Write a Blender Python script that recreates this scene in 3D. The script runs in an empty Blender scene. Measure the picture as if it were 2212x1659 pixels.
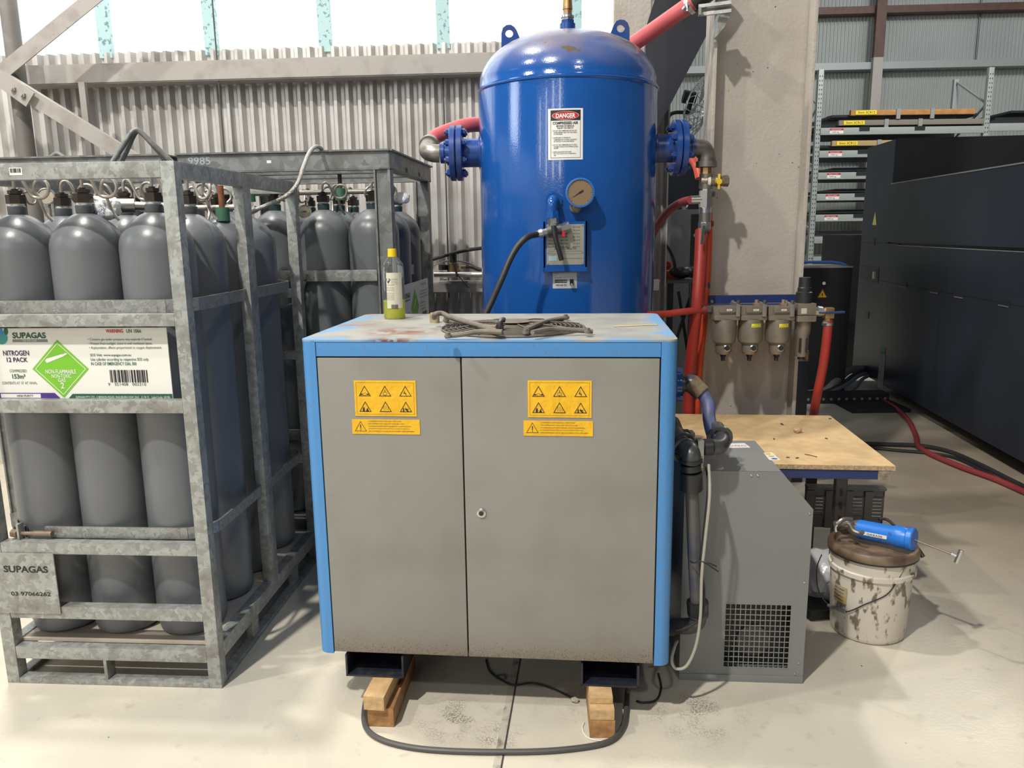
import bpy, bmesh, math, random
from mathutils import Vector, Matrix
random.seed(7)
SC = bpy.context.scene
COL = SC.collection
# ------------------------------------------------------------------ camera
F = 1696.7
CAMZ = 1.5
_p, _r = math.radians(11.03), math.radians(0.744)
FW = Vector((0, math.cos(_p), -math.sin(_p)))
_rt = Vector((1, 0, 0)); _up = _rt.cross(FW)
RT = _rt*math.cos(_r) - _up*math.sin(_r)
UP = RT.cross(FW)
cd = bpy.data.cameras.new('camera'); cam = bpy.data.objects.new('camera', cd); COL.objects.link(cam)
cd.sensor_fit = 'HORIZONTAL'; cd.sensor_width = 36; cd.lens = 36*F/2212; cd.clip_end = 200; cd.clip_start = .05
m = Matrix.Identity(4)
for i in range(3):
    m[i][0] = RT[i]; m[i][1] = UP[i]; m[i][2] = -FW[i]
m[2][3] = CAMZ
cam.matrix_world = m
SC.camera = cam
# ------------------------------------------------------------------ light
w = bpy.data.worlds.new('world'); SC.world = w; w.use_nodes = True
bg = w.node_tree.nodes['Background']; bg.inputs[0].default_value = (.80, .86, 1, 1); bg.inputs[1].default_value = .10
SC.view_settings.view_transform = 'Standard'; SC.view_settings.look = 'None'
SC.view_settings.gamma = 1; SC.view_settings.use_curve_mapping = False
SC.view_settings.exposure = 0.0

def lamp(name, loc, aim, power, size, color, sy=None):
    d = bpy.data.lights.new(name, 'AREA'); d.energy = power; d.color = color
    if sy: d.shape = 'RECTANGLE'; d.size = size; d.size_y = sy
    else: d.shape = 'DISK'; d.size = size
    o = bpy.data.objects.new(name, d); COL.objects.link(o); o.location = loc
    o.rotation_euler = (Vector(aim)-Vector(loc)).to_track_quat('-Z', 'Y').to_euler()
    return o
WARM = (1, .95, .86); COOL = (.80, .89, 1)
lamp('high_bay_lamp', (-5.0, .6, 7), (-4.4, 1.0, 0), 260, .30, WARM)
lamp('high_bay_lamp', (-2.4, -1.1, 7), (-2.0, 1.0, 0), 540, .25, WARM)
lamp('high_bay_lamp', (-2.3, 3.4, 7), (-2.0, 3.0, 0), 250, .30, WARM)
lamp('high_bay_lamp', (1.6, -3.5, 7), (1.6, -2, 0), 90, .40, WARM)
lamp('high_bay_lamp', (7.5, 10, 8), (7.5, 12, 0), 380, .5, WARM)
for _x in (-15.3, -11.3, -7.6, -4.4):                    # tall daylight sheets in the wall opposite
    lamp('rear_daylight', (_x, -16, 7.6), (_x, 4, 7.6), 240, .7, (1, .97, .92), 7)
lamp('side_daylight', (-9, 1.0, 4.6), (0, 3.8, 1.6), 160, 2.0, COOL, 2.6)
lamp('hall_daylight', (8, 8, 9), (8, 16, 2.5), 420, 7, COOL, 3)

# ------------------------------------------------------------------ pixel -> point helpers
O = Vector((0, 0, CAMZ))
def ray(x, y): return FW + RT*((x-1106)/F) - UP*((y-829.5)/F)
def at(x, y, Y):
    r = ray(x, y); return O + r*(Y/r.y)
def gz(x, y, z=0):
    r = ray(x, y); return O + r*((z-CAMZ)/r.z)
def hitp(x, y, P, a):
    n = Vector((-math.sin(a), math.cos(a), 0)); r = ray(x, y)
    return O + r*((Vector(P)-O).dot(n)/r.dot(n))

# ------------------------------------------------------------------ materials
MATS = {}
def mat(name, col, rough=.5, metal=0, var=0, vscale=6, dirt=None, dscale=8, damt=.5, bump=0, bscale=40, spec=None,
        emit=None, estr=0, alpha=None, trans=0, ior=1.45, coord='Object', dlo=.5, dhi=.65, vor=None, coat=0, stretch=None):
    if name in MATS: return MATS[name]
    M = bpy.data.materials.new(name); M.use_nodes = True; nt = M.node_tree; N = nt.nodes; L = nt.links
    b = N['Principled BSDF']; b.inputs['Roughness'].default_value = rough; b.inputs['Metallic'].default_value = metal
    b.inputs['Base Color'].default_value = (*col, 1)
    if spec is not None: b.inputs['Specular IOR Level'].default_value = spec
    if coat: b.inputs['Coat Weight'].default_value = coat; b.inputs['Coat Roughness'].default_value = .06
    if trans: b.inputs['Transmission Weight'].default_value = trans; b.inputs['IOR'].default_value = ior
    if alpha is not None: b.inputs['Alpha'].default_value = alpha
    if emit: b.inputs['Emission Color'].default_value = (*emit, 1); b.inputs['Emission Strength'].default_value = estr
    tc = N.new('ShaderNodeTexCoord'); src = tc.outputs[coord]
    if stretch:
        mp = N.new('ShaderNodeMapping'); mp.inputs['Scale'].default_value = stretch; L.new(src, mp.inputs[0]); src = mp.outputs[0]
    cur = None
    def mix(fac, a, bcol, mode='MIX'):
        mx = N.new('ShaderNodeMix'); mx.data_type = 'RGBA'; mx.blend_type = mode
        if isinstance(fac, float): mx.inputs[0].default_value = fac
        else: L.new(fac, mx.inputs[0])
        for s, v in ((6, a), (7, bcol)):
            if isinstance(v, tuple): mx.inputs[s].default_value = (*v, 1)
            else: L.new(v, mx.inputs[s])
        return mx.outputs[2]
    def noise(sc, det=5):
        n = N.new('ShaderNodeTexNoise'); n.inputs['Scale'].default_value = sc; n.inputs['Detail'].default_value = det; L.new(src, n.inputs['Vector']); return n.outputs['Fac']
    def ramp(fac, lo, hi):
        r = N.new('ShaderNodeMapRange'); r.inputs[1].default_value = lo; r.inputs[2].default_value = hi; L.new(fac, r.inputs[0]); return r.outputs[0]
    cur = tuple(col)
    if vor:   # galvanised spangle
        v = N.new('ShaderNodeTexVoronoi'); v.inputs['Scale'].default_value = vor; 
        nn = N.new('ShaderNodeTexNoise'); nn.inputs['Scale'].default_value = vor*.8; L.new(src, nn.inputs['Vector'])
        va = N.new('ShaderNodeVectorMath'); va.operation = 'MULTIPLY_ADD'; L.new(nn.outputs['Color'], va.inputs[0]); va.inputs[1].default_value = (.04,)*3; L.new(src, va.inputs[2])
        L.new(va.outputs[0], v.inputs['Vector'])
        sx = N.new('ShaderNodeSeparateColor'); L.new(v.outputs['Color'], sx.inputs[0])
        cur = mix(sx.outputs[0], tuple(c*.80 for c in col), tuple(min(1, c*1.32) for c in col))
    if var:
        n = noise(vscale)
        cur = mix(ramp(n, .3, .7), (tuple(c*(1-var) for c in col) if isinstance(cur, tuple) else cur), (tuple(min(1, c*(1+var)) for c in col) if isinstance(cur, tuple) else cur)) if isinstance(cur, tuple) else cur
    if dirt:
        n = noise(dscale, 9); f = ramp(n, dlo, dhi)
        mm = N.new('ShaderNodeMath'); mm.operation = 'MULTIPLY'; mm.inputs[1].default_value = damt; L.new(f, mm.inputs[0])
        cur = mix(mm.outputs[0], cur, tuple(dirt))
    if not isinstance(cur, tuple): L.new(cur, b.inputs['Base Color'])
    if bump:
        n = noise(bscale, 3); bp = N.new('ShaderNodeBump'); bp.inputs['Strength'].default_value = bump; bp.inputs['Distance'].default_value = .01
        L.new(n, bp.inputs['Height']); L.new(bp.outputs[0], b.inputs['Normal'])
    MATS[name] = M
    M['nodes_mix'] = 0
    return M

GALV = mat('galvanised', (.30, .315, .305), .42, .3, vor=62, dirt=(.17, .15, .125), dscale=9, damt=.55)
GALVD = mat('galvanised_dull', (.17, .18, .18), .5, .3, vor=30, dirt=(.12, .10, .08), dscale=11, damt=.5)
STRAPM = mat('strap_steel', (.30, .31, .30), .4, .5, vor=90, dirt=(.2, .18, .15), dscale=6, damt=.4)
CYLP = mat('cylinder_grey', (.135, .145, .16), .33, 0, var=.08, vscale=5, dirt=(.22, .22, .22), dscale=30, damt=.25, dlo=.66, dhi=.74, bump=.03, bscale=90)
CYLD = mat('cylinder_green_grey', (.12, .132, .142), .36, 0, var=.08, vscale=5)
NECK = mat('neck_paint', (.075, .085, .095), .4)
HEX = mat('hex_nut_dark', (.045, .037, .032), .42, .5)
WHITEP = mat('white_seal', (.55, .58, .52), .5)
PIG = mat('pigtail_tube', (.36, .33, .29), .35, .6)
STEEL = mat('steel', (.55, .55, .54), .28, .9)
DSTEEL = mat('dark_steel', (.10, .10, .10), .45, .5)
BLACK = mat('black_plastic', (.018, .019, .021), .42)
BLACKR = mat('black_rubber', (.022, .022, .024), .55, var=.2)
GREYPL = mat('grey_pipe_plastic', (.045, .047, .052), .35, dirt=(.14, .12, .09), dscale=20, damt=.35)
BRASS = mat('brass', (.42, .28, .12), .35, .8, var=.25, vscale=40)
BRASSD = mat('brass_dull', (.22, .18, .12), .45, .6, var=.2, vscale=30)
RED = mat('red_hose', (.33, .028, .02), .5, dirt=(.22, .045, .03), dscale=8, damt=.5)
REDP = mat('pink_red_hose', (.50, .10, .11), .4)
REDDK = mat('dark_red_hose', (.28, .04, .045), .45)
PURPLE = mat('faded_blue_hose', (.12, .14, .30), .5, dirt=(.05, .055, .07), dscale=7, damt=.8)
TBLUE = mat('tank_blue', (.010, .078, .31), .11, 0, bump=.05, bscale=170, coat=.4, var=.12, vscale=3)
LBLUE = mat('fitting_blue', (.012, .055, .25), .3, dirt=(.09, .08, .07), dscale=9, damt=.35)
PBLUE = mat('panel_blue', (.065, .235, .53), .36, dirt=(.16, .15, .11), dscale=75, damt=.6, dlo=.62, dhi=.68, bump=.08, bscale=220)
GREYD = mat('door_grey', (.232, .230, .212), .42, var=.05, vscale=3, bump=.04, bscale=240, dirt=(.19, .175, .15), dscale=5, damt=.35)
DRYG = mat('dryer_grey', (.20, .208, .205), .45, var=.05, vscale=4, bump=.05, bscale=240)
BOARD = mat('particle_board', (.62, .44, .23), .7, var=.12, vscale=18, dirt=(.40, .26, .12), dscale=7, damt=.55, dlo=.42, dhi=.75, bump=.2, bscale=90)
BOARDE = mat('board_edge', (.42, .30, .17), .8, var=.35, vscale=120)
NAVY = mat('navy_steel', (.018, .035, .13), .4)
MACH = mat('machine_black', (.018, .024, .037), .38, var=.25, vscale=1.2)
MACHD = mat('machine_matt_black', (.014, .014, .017), .6)
COLM = mat('column_paint', (.41, .375, .335), .55, var=.05, vscale=3, bump=.25, bscale=60, dirt=(.30, .27, .24), dscale=3, damt=.5)
WALLM = mat('corrugated_zinc', (.56, .55, .535), .36, .25, dirt=(.34, .315, .285), dscale=5, damt=.6, dlo=.40, dhi=.7)
FWALL = mat('far_corrugated', (.36, .385, .36), .5, .1, var=.06, vscale=1)
GIRT = mat('girt_paint', (.33, .31, .29), .5, dirt=(.20, .17, .15), dscale=8, damt=.5)
TIMB = mat('timber_pale', (.52, .34, .17), .7, var=.2, vscale=30, stretch=(1, 1, 8))
TIMBE = mat('timber_end_grain', (.36, .19, .075), .7, var=.3, vscale=50)
YEL = mat('label_yellow', (.74, .42, .012), .36, var=.06, vscale=8, bump=.55, bscale=34)
INK = mat('ink_black', (.015, .015, .015), .5)
WHT = mat('label_white', (.72, .72, .69), .4)
WARNR = mat('label_red', (.50, .02, .03), .4)
GRN = mat('label_green', (.17, .47, .03), .4)
DGRN = mat('label_dark_green', (.015, .10, .055), .4)
PURP = mat('label_purple', (.07, .03, .22), .4)
GREYI = mat('label_grey', (.20, .21, .22), .4)
INKP = mat('label_violet_ink', (.035, .02, .07), .4)
TEALM = mat('logo_teal', (.05, .30, .30), .4)
PALE = mat('nameplate_metal', (.36, .35, .30), .4, .4)
RUST = mat('rust', (.17, .06, .025), .8, var=.4, vscale=25)
BROWNS = mat('brown_steel', (.10, .045, .03), .55, var=.2, vscale=8)
RACKM = mat('rack_grey', (.33, .36, .34), .45, .2)
DARKG = mat('dark_cabinet_grey', (.20, .21, .21), .5)
DUSTM = mat('dusty_metal', (.17, .147, .12), .7, .1, var=.15, vscale=30)

def specks(M, col, sc=26, r=.10):
    nt = M.node_tree; N = nt.nodes; L = nt.links; b = N['Principled BSDF']; inp = b.inputs['Base Color']
    tc = N.new('ShaderNodeTexCoord'); v = N.new('ShaderNodeTexVoronoi'); v.inputs['Scale'].default_value = sc; L.new(tc.outputs['Object'], v.inputs['Vector'])
    n = N.new('ShaderNodeTexNoise'); n.inputs['Scale'].default_value = 4; L.new(tc.outputs['Object'], n.inputs['Vector'])
    a = N.new('ShaderNodeMapRange'); a.inputs[1].default_value = r; a.inputs[2].default_value = r*.6; L.new(v.outputs['Distance'], a.inputs[0])
    c = N.new('ShaderNodeMapRange'); c.inputs[1].default_value = .46; c.inputs[2].default_value = .56; L.new(n.outputs['Fac'], c.inputs[0])
    m_ = N.new('ShaderNodeMath'); m_.operation = 'MULTIPLY'; L.new(a.outputs[0], m_.inputs[0]); L.new(c.outputs[0], m_.inputs[1])
    mx = N.new('ShaderNodeMix'); mx.data_type = 'RGBA'; L.new(m_.outputs[0], mx.inputs[0]); mx.inputs[7].default_value = (*col, 1)
    if inp.links: L.new(inp.links[0].from_socket, mx.inputs[6])
    else: mx.inputs[6].default_value = inp.default_value
    L.new(mx.outputs[2], inp)
specks(COLM, (.05, .045, .04)); specks(GIRT, (.07, .05, .04), 30); specks(BOARD, (.06, .05, .04), 14, .05)
# ------------------------------------------------------------------ mesh builder
def nrm(v): return v.normalized() if v.length > 1e-9 else Vector((0, 0, 1))
class B:
    def __init__(s): s.bm = bmesh.new(); s.smooth = True
    def box(s, c, size, rot=None, bev=0):
        M = Matrix.Translation(Vector(c)) @ (rot.to_4x4() if rot is not None else Matrix.Identity(4)) @ Matrix.Diagonal((*size, 1))
        r = bmesh.ops.create_cube(s.bm, size=1, matrix=M)
        if bev:
            es = list({e for v in r['verts'] for e in v.link_edges})
            bmesh.ops.bevel(s.bm, geom=es, offset=bev, segments=2, affect='EDGES', profile=.7)
        return s
    def b2(s, a, b, bev=0):
        a = Vector(a); b = Vector(b)
        return s.box((a+b)/2, [abs(x) for x in (b-a)], None, bev)
    def bar(s, p, q, wd, ht, up=(0, 0, 1), bev=0):      # rectangular bar between two points
        p = Vector(p); q = Vector(q); d = (q-p); l = d.length; z = nrm(d); x = nrm(Vector(up).cross(z)); y = z.cross(x)
        R = Matrix((x, y, z)).transposed()
        return s.box((p+q)/2, (wd, ht, l), R, bev)
    def cyl(s, p, q, r, r2=None, n=24, cap=True):
        p = Vector(p); q = Vector(q); d = q-p; R = nrm(d).to_track_quat('Z', 'Y').to_matrix().to_4x4()
        bmesh.ops.create_cone(s.bm, cap_ends=cap, segments=n, radius1=r, radius2=r if r2 is None else r2, depth=d.length, matrix=Matrix.Translation((p+q)/2) @ R)
        return s
    def hexn(s, p, q, r): return s.cyl(p, q, r, None, 6)
    def sph(s, c, r, n=16, sc=(1, 1, 1)):
        bmesh.ops.create_uvsphere(s.bm, u_segments=n, v_segments=n//2+2, radius=r, matrix=Matrix.Translation(Vector(c)) @ Matrix.Diagonal((*sc, 1)))
        return s
    def lathe(s, prof, o=(0, 0, 0), axis=(0, 0, 1), n=48):
        o = Vector(o); ax = nrm(Vector(axis)); R = ax.to_track_quat('Z', 'Y').to_matrix()
        rings = []
        for r, z in prof:
            if r < 1e-6: rings.append([s.bm.verts.new(o + R @ Vector((0, 0, z)))])
            else: rings.append([s.bm.verts.new(o + R @ Vector((r*math.cos(2*math.pi*k/n), r*math.sin(2*math.pi*k/n), z))) for k in range(n)])
        for a, b in zip(rings, rings[1:]):
            for k in range(n):
                k2 = (k+1) % n
                if len(a) == 1 and len(b) == 1: break
                if len(a) == 1: s.bm.faces.new((a[0], b[k], b[k2]))
                elif len(b) == 1: s.bm.faces.new((a[k], a[k2], b[0]))
                else: s.bm.faces.new((a[k], a[k2], b[k2], b[k]))
        return s
    def tube(s, pts, r, n=12, sm=True, caps=True, closed=False):
        P = [Vector(p) for p in pts]
        if sm and len(P) > 2:
            Q = []; m_ = len(P)
            rng = range(m_ if closed else m_-1)
            for i in rng:
                if closed: a, b, c, d = P[(i-1) % m_], P[i], P[(i+1) % m_], P[(i+2) % m_]
                else: a, b, c, d = P[max(i-1, 0)], P[i], P[i+1], P[min(i+2, m_-1)]
                for t in range(8):
                    t /= 8; Q.append(.5*((2*b)+(c-a)*t+(2*a-5*b+4*c-d)*t*t+(3*b-a-3*c+d)*t**3))
            if not closed: Q.append(P[-1])
            P = Q
        k = len(P); T = []
        for i in range(k):
            if closed: T.append(nrm(P[(i+1) % k]-P[i-1]))
            else: T.append(nrm(P[min(i+1, k-1)]-P[max(i-1, 0)]))
        x = nrm(T[0].orthogonal()); rings = []
        for i in range(k):
            x = nrm(x - T[i]*x.dot(T[i])); y = T[i].cross(x)
            rr = r(i/(k-1)) if callable(r) else r
            rings.append([s.bm.verts.new(P[i]+(x*math.cos(2*math.pi*j/n)+y*math.sin(2*math.pi*j/n))*rr) for j in range(n)])
        for i in range(k if closed else k-1):
            a, b = rings[i], rings[(i+1) % k]
            for j in range(n): s.bm.faces.new((a[j], a[(j+1) % n], b[(j+1) % n], b[j]))
        if caps and not closed:
            s.bm.faces.new(rings[0][::-1]); s.bm.faces.new(rings[-1])
        return s
    def prism(s, pts, o, u, v, depth):                  # outline pts (2d) in plane o + u*x + v*y, extruded along u x v
        o = Vector(o); u = Vector(u); v = Vector(v); n = nrm(u.cross(v))
        a = [s.bm.verts.new(o+u*x+v*y) for x, y in pts]; b = [s.bm.verts.new(o+u*x+v*y+n*depth) for x, y in pts]
        s.bm.faces.new(a[::-1]); s.bm.faces.new(b)
        k = len(pts)
        for i in range(k): s.bm.faces.new((a[i], a[(i+1) % k], b[(i+1) % k], b[i]))
        return s
    def face(s, pts): s.bm.faces.new([s.bm.verts.new(Vector(p)) for p in pts]); return s

def obj(name, b, m, parent=None, world=False, sharp=35):
    bm = b.bm
    bmesh.ops.recalc_face_normals(bm, faces=bm.faces[:])
    if parent is not None and world:
        bmesh.ops.transform(bm, matrix=parent.matrix_basis.inverted(), verts=bm.verts[:])
    me = bpy.data.meshes.new(name); bm.to_mesh(me)
    if b.smooth:
        for p in me.polygons: p.use_smooth = True
        me.set_sharp_from_angle(angle=math.radians(sharp))
    bm.free()
    for mm in (m if isinstance(m, (list, tuple)) else [m]): me.materials.append(mm)
    o = bpy.data.objects.new(name, me); COL.objects.link(o)
    if parent is not None: o.parent = parent
    return o
def tag(o, label, cat, group=None):
    o['label'] = label; o['category'] = cat
    if group: o['group'] = group
    return o
def thing(name, label, cat, loc=(0, 0, 0), yaw=0, group=None):
    o = bpy.data.objects.new(name, None); COL.objects.link(o); o.empty_display_size = .05
    o.matrix_basis = Matrix.Translation(Vector(loc)) @ Matrix.Rotation(yaw, 4, 'Z')
    return tag(o, label, cat, group)
def struct(name, b, m):
    o = obj(name, b, m); o['kind'] = 'structure'; return o
def dup(root, loc, yaw, label, group=None):
    r = root.copy(); COL.objects.link(r); r.matrix_basis = Matrix.Translation(Vector(loc)) @ Matrix.Rotation(yaw, 4, 'Z'); r['label'] = label
    if group: r['group'] = group
    for ch in list(root.children):
        c = ch.copy(); COL.objects.link(c); c.parent = r
        for g in list(ch.children):
            d = g.copy(); COL.objects.link(d); d.parent = c
    return r

_fc = bpy.data.curves.new('tmp_font', 'FONT'); _fo = bpy.data.objects.new('tmp_font', _fc); COL.objects.link(_fo)
_cache = {}
def glyphs(s, bold):
    k = (s, bold)
    if k not in _cache:
        _fc.body = s; _fc.fill_mode = 'FRONT'; _fc.resolution_u = 3; _fc.offset = bold; _fc.size = 1; _fc.align_x = 'LEFT'
        dg = bpy.context.evaluated_depsgraph_get(); dg.update()
        me = _fo.evaluated_get(dg).to_mesh()
        vs = [(v.co.x, v.co.y) for v in me.vertices]; fs = [tuple(p.vertices) for p in me.polygons]
        _fo.evaluated_get(dg).to_mesh_clear()
        _cache[k] = (vs, fs)
    return _cache[k]
class Decal:
    """prints on a surface; fn(u, v, h) gives the 3d point in the parent's frame"""
    def __init__(s, fn, h0=.0006): s.fn = fn; s.L = {}; s.h0 = h0
    def _b(s, key, m):
        if key not in s.L: s.L[key] = (B(), m); s.L[key][0].smooth = False
        return s.L[key][0]
    def poly(s, key, m, pts, h=1, sub=False):
        b = s._b(key, m); b.face([s.fn(x, y, s.h0*h) for x, y in pts]); return s
    def rect(s, key, m, x0, y0, x1, y1, h=1, nx=1):
        for i in range(nx):
            a = x0+(x1-x0)*i/nx; c = x0+(x1-x0)*(i+1)/nx
            s.poly(key, m, [(a, y0), (c, y0), (c, y1), (a, y1)], h)
        return s
    def ring(s, key, m, pts, k, h=1):                    # outline of a polygon, k = inner scale
        cx = sum(p[0] for p in pts)/len(pts); cy = sum(p[1] for p in pts)/len(pts)
        q = [(cx+(x-cx)*k, cy+(y-cy)*k) for x, y in pts]; n = len(pts)
        for i in range(n): s.poly(key, m, [pts[i], pts[(i+1) % n], q[(i+1) % n], q[i]], h)
        return s
    def text(s, key, m, t, x0, y0, x1, y1, h=2, bold=.0):  # fitted into the rectangle
        vs, fs = glyphs(t, bold)
        if not vs: return s
        ax = min(v[0] for v in vs); bx = max(v[0] for v in vs); ay = min(v[1] for v in vs); by = max(v[1] for v in vs)
        b = s._b(key, m); V = [b.bm.verts.new(s.fn(x0+(x1-x0)*(x-ax)/(bx-ax), y0+(y1-y0)*(y-ay)/(by-ay), s.h0*h)) for x, y in vs]
        for f in fs:
            try: b.bm.faces.new([V[i] for i in f])
            except ValueError: pass
        return s
    def done(s, parent, world=False):
        for key, (b, m) in s.L.items(): obj(key, b, m, parent, world)
def circ(cx, cy, r, n=20, ry=None): return [(cx+r*math.cos(2*math.pi*i/n), cy+(ry or r)*math.sin(2*math.pi*i/n)) for i in range(n)]
def tri(cx, cy, r): return [(cx+r*math.cos(math.radians(a)), cy+r*math.sin(math.radians(a))) for a in (90, 210, 330)]
def barcode(dc, x0, y0, x1, y1, m=None, seed=3):
    rr = random.Random(seed); x = x0; wpx = (x1-x0)/72
    while x < x1-3*wpx:
        a = wpx*rr.choice((1, 1, 2, 3)); dc.rect('barcode', m or INK, x, y0, x+a, y1, 2); x += a + wpx*rr.choice((1, 1, 2, 2))
def boltring(b, c, ax, R, n, r, h, ph=0):
    ax = nrm(Vector(ax)); x = nrm(ax.orthogonal()); y = ax.cross(x)
    for i in range(n):
        p = Vector(c)+(x*math.cos(2*math.pi*i/n+ph)+y*math.sin(2*math.pi*i/n+ph))*R
        b.hexn(p, p+ax*h, r); b.cyl(p, p+ax*(h*1.5), r*.55, n=8)

# ================================================================== STRUCTURE
SY = math.radians(-4)                                   # the hall's grid is turned a little from the camera heading
def site(x, d=0, z=0, P=(0, 4.885)):                    # along-wall coordinate
    return Vector((P[0]+x*math.cos(SY)-d*math.sin(SY), P[1]+x*math.sin(SY)+d*math.cos(SY), z))
# floor
def floor_mat():
    M = mat('floor_concrete', (.60, .56, .475), .42); nt = M.node_tree; N = nt.nodes; L = nt.links; b = N['Principled BSDF']
    tc = N.new('ShaderNodeTexCoord')
    def noise(sc, det=6, dist=0):
        n = N.new('ShaderNodeTexNoise'); n.inputs['Scale'].default_value = sc; n.inputs['Detail'].default_value = det; n.inputs['Distortion'].default_value = dist; L.new(tc.outputs['Object'], n.inputs['Vector']); return n.outputs['Fac']
    def rng(f, a, c, d=0., e=1.):
        r = N.new('ShaderNodeMapRange'); r.interpolation_type = 'SMOOTHSTEP'; r.inputs[1].default_value = a; r.inputs[2].default_value = c; r.inputs[3].default_value = d; r.inputs[4].default_value = e; L.new(f, r.inputs[0]); return r.outputs[0]
    def mix(f, a, c):
        mx = N.new('ShaderNodeMix'); mx.data_type = 'RGBA'; L.new(f, mx.inputs[0])
        for s, v in ((6, a), (7, c)):
            if isinstance(v, tuple): mx.inputs[s].default_value = (*v, 1)
            else: L.new(v, mx.inputs[s])
        return mx.outputs[2]
    def mul(a, c):
        q = N.new('ShaderNodeMath'); q.operation = 'MULTIPLY'; L.new(a, q.inputs[0])
        if isinstance(c, float): q.inputs[1].default_value = c
        else: L.new(c, q.inputs[1])
        return q.outputs[0]
    def blob(p, r0, r1):
        d = N.new('ShaderNodeVectorMath'); d.operation = 'DISTANCE'; L.new(tc.outputs['Object'], d.inputs[0]); d.inputs[1].default_value = (p[0], p[1], 0); return rng(d.outputs['Value'], r0, r1, 1., 0.)
    c = mix(rng(noise(1.6), .35, .65), (.62, .575, .475), (.53, .495, .42))
    c = mix(mul(rng(noise(.9, 3, 1.5), .52, .60), .35), c, (.47, .45, .40))
    c = mix(mul(rng(noise(14, 8), .60, .72), .5), c, (.40, .36, .30))
    v = N.new('ShaderNodeTexVoronoi'); v.inputs['Scale'].default_value = 9; L.new(tc.outputs['Object'], v.inputs['Vector'])
    c = mix(mul(rng(v.outputs['Distance'], .03, .045, 1., 0.), rng(noise(3), .5, .6)), c, (.07, .055, .04))
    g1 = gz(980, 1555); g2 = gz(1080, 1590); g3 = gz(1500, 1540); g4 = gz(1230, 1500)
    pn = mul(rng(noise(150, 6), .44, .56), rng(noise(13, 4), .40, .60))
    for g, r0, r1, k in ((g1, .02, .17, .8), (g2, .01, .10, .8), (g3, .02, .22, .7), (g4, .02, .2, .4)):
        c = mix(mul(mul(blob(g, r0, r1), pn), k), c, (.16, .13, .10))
    far = blob((3.4, 4.2), .9, 2.9)  # darker brown area on the right: column shade put into the floor colour
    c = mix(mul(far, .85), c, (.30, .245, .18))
    L.new(c, b.inputs['Base Color'])
    L.new(rng(noise(5), .3, .7, .34, .55), b.inputs['Roughness'])
    bp = N.new('ShaderNodeBump'); bp.inputs['Strength'].default_value = .12; bp.inputs['Distance'].default_value = .01; L.new(noise(60), bp.inputs['Height']); L.new(bp.outputs[0], b.inputs['Normal'])
    return M
struct('floor', B().b2((-14, -10, -.12), (22, 22, 0)), floor_mat())
a, c_ = gz(1076, 1655), gz(1118, 1425); d_ = (a-c_).normalized()
a2 = c_+d_*4; c2 = c_-d_*2.3
b = B(); b.bar(c2+Vector((.010, 0, .0006)), a2+Vector((.010, 0, .0006)), .005, .001)
struct('trim_1', b, mat('joint_dark', (.05, .045, .04), .8))
b = B(); b.bar(c2+Vector((-.004, 0, .0004)), a2+Vector((-.004, 0, .0004)), .022, .0006)
struct('trim_16', b, mat('joint_filler', (.45, .42, .36), .7, dirt=(.12, .10, .08), dscale=25, damt=.7))

def corrugated(name, p, q, z0, z1, pitch, amp, m, seg=8, thick=.0012):
    b = B(); p = Vector(p); q = Vector(q); L = (q-p).length; u = (q-p)/L; n = Vector((u.y, -u.x, 0))
    k = int(L/pitch*seg); rows = []
    for i in range(k+1):
        s_ = i/seg*pitch; ph = 2*math.pi*s_/pitch; t = math.sin(ph); off = amp*max(-.8, min(.8, t*1.15))/.8
        P = p+u*s_+n*off
        rows.append((b.bm.verts.new((P.x, P.y, z0)), b.bm.verts.new((P.x, P.y, z1))))
    for a_, c_ in zip(rows, rows[1:]): b.bm.faces.new((a_[0], c_[0], c_[1], a_[1]))
    return struct(name, b, m)
# near wall: corrugated sheet up to the window strip
corrugated('wall_back', site(-6.2), site(.95), 0, 2.588, .0735, .017, WALLM)
# window strip over it
GLOW = mat('translucent_sheet', (.8, .85, .85), .6, emit=(.93, .985, 1), estr=1.5)
nt = GLOW.node_tree; tc = nt.nodes.new('ShaderNodeTexCoord'); nz = nt.nodes.new('ShaderNodeTexNoise'); nz.inputs['Scale'].default_value = 2.2; nz.inputs['Detail'].default_value = 8
nt.links.new(tc.outputs['Object'], nz.inputs['Vector']); mr = nt.nodes.new('ShaderNodeMapRange'); mr.inputs[1].default_value = .35; mr.inputs[2].default_value = .65; mr.inputs[3].default_value = .85; mr.inputs[4].default_value = 1.45
nt.links.new(nz.outputs['Fac'], mr.inputs[0]); nt.links.new(mr.outputs[0], nt.nodes['Principled BSDF'].inputs['Emission Strength'])
MULL = mat('mullion_teal', (.25, .36, .36), .5, emit=(.45, .70, .72), estr=.38, dirt=(.02, .03, .03), dscale=45, damt=.9, dlo=.56, dhi=.60)  # emission makes the mullions glow, though they are no light source
xs_m = [at(px, 60, 4.95).x for px in (-130, 201, 443, 698, 957, 1240)]
xs_m = [-4.6]+xs_m+[1.2]
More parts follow.
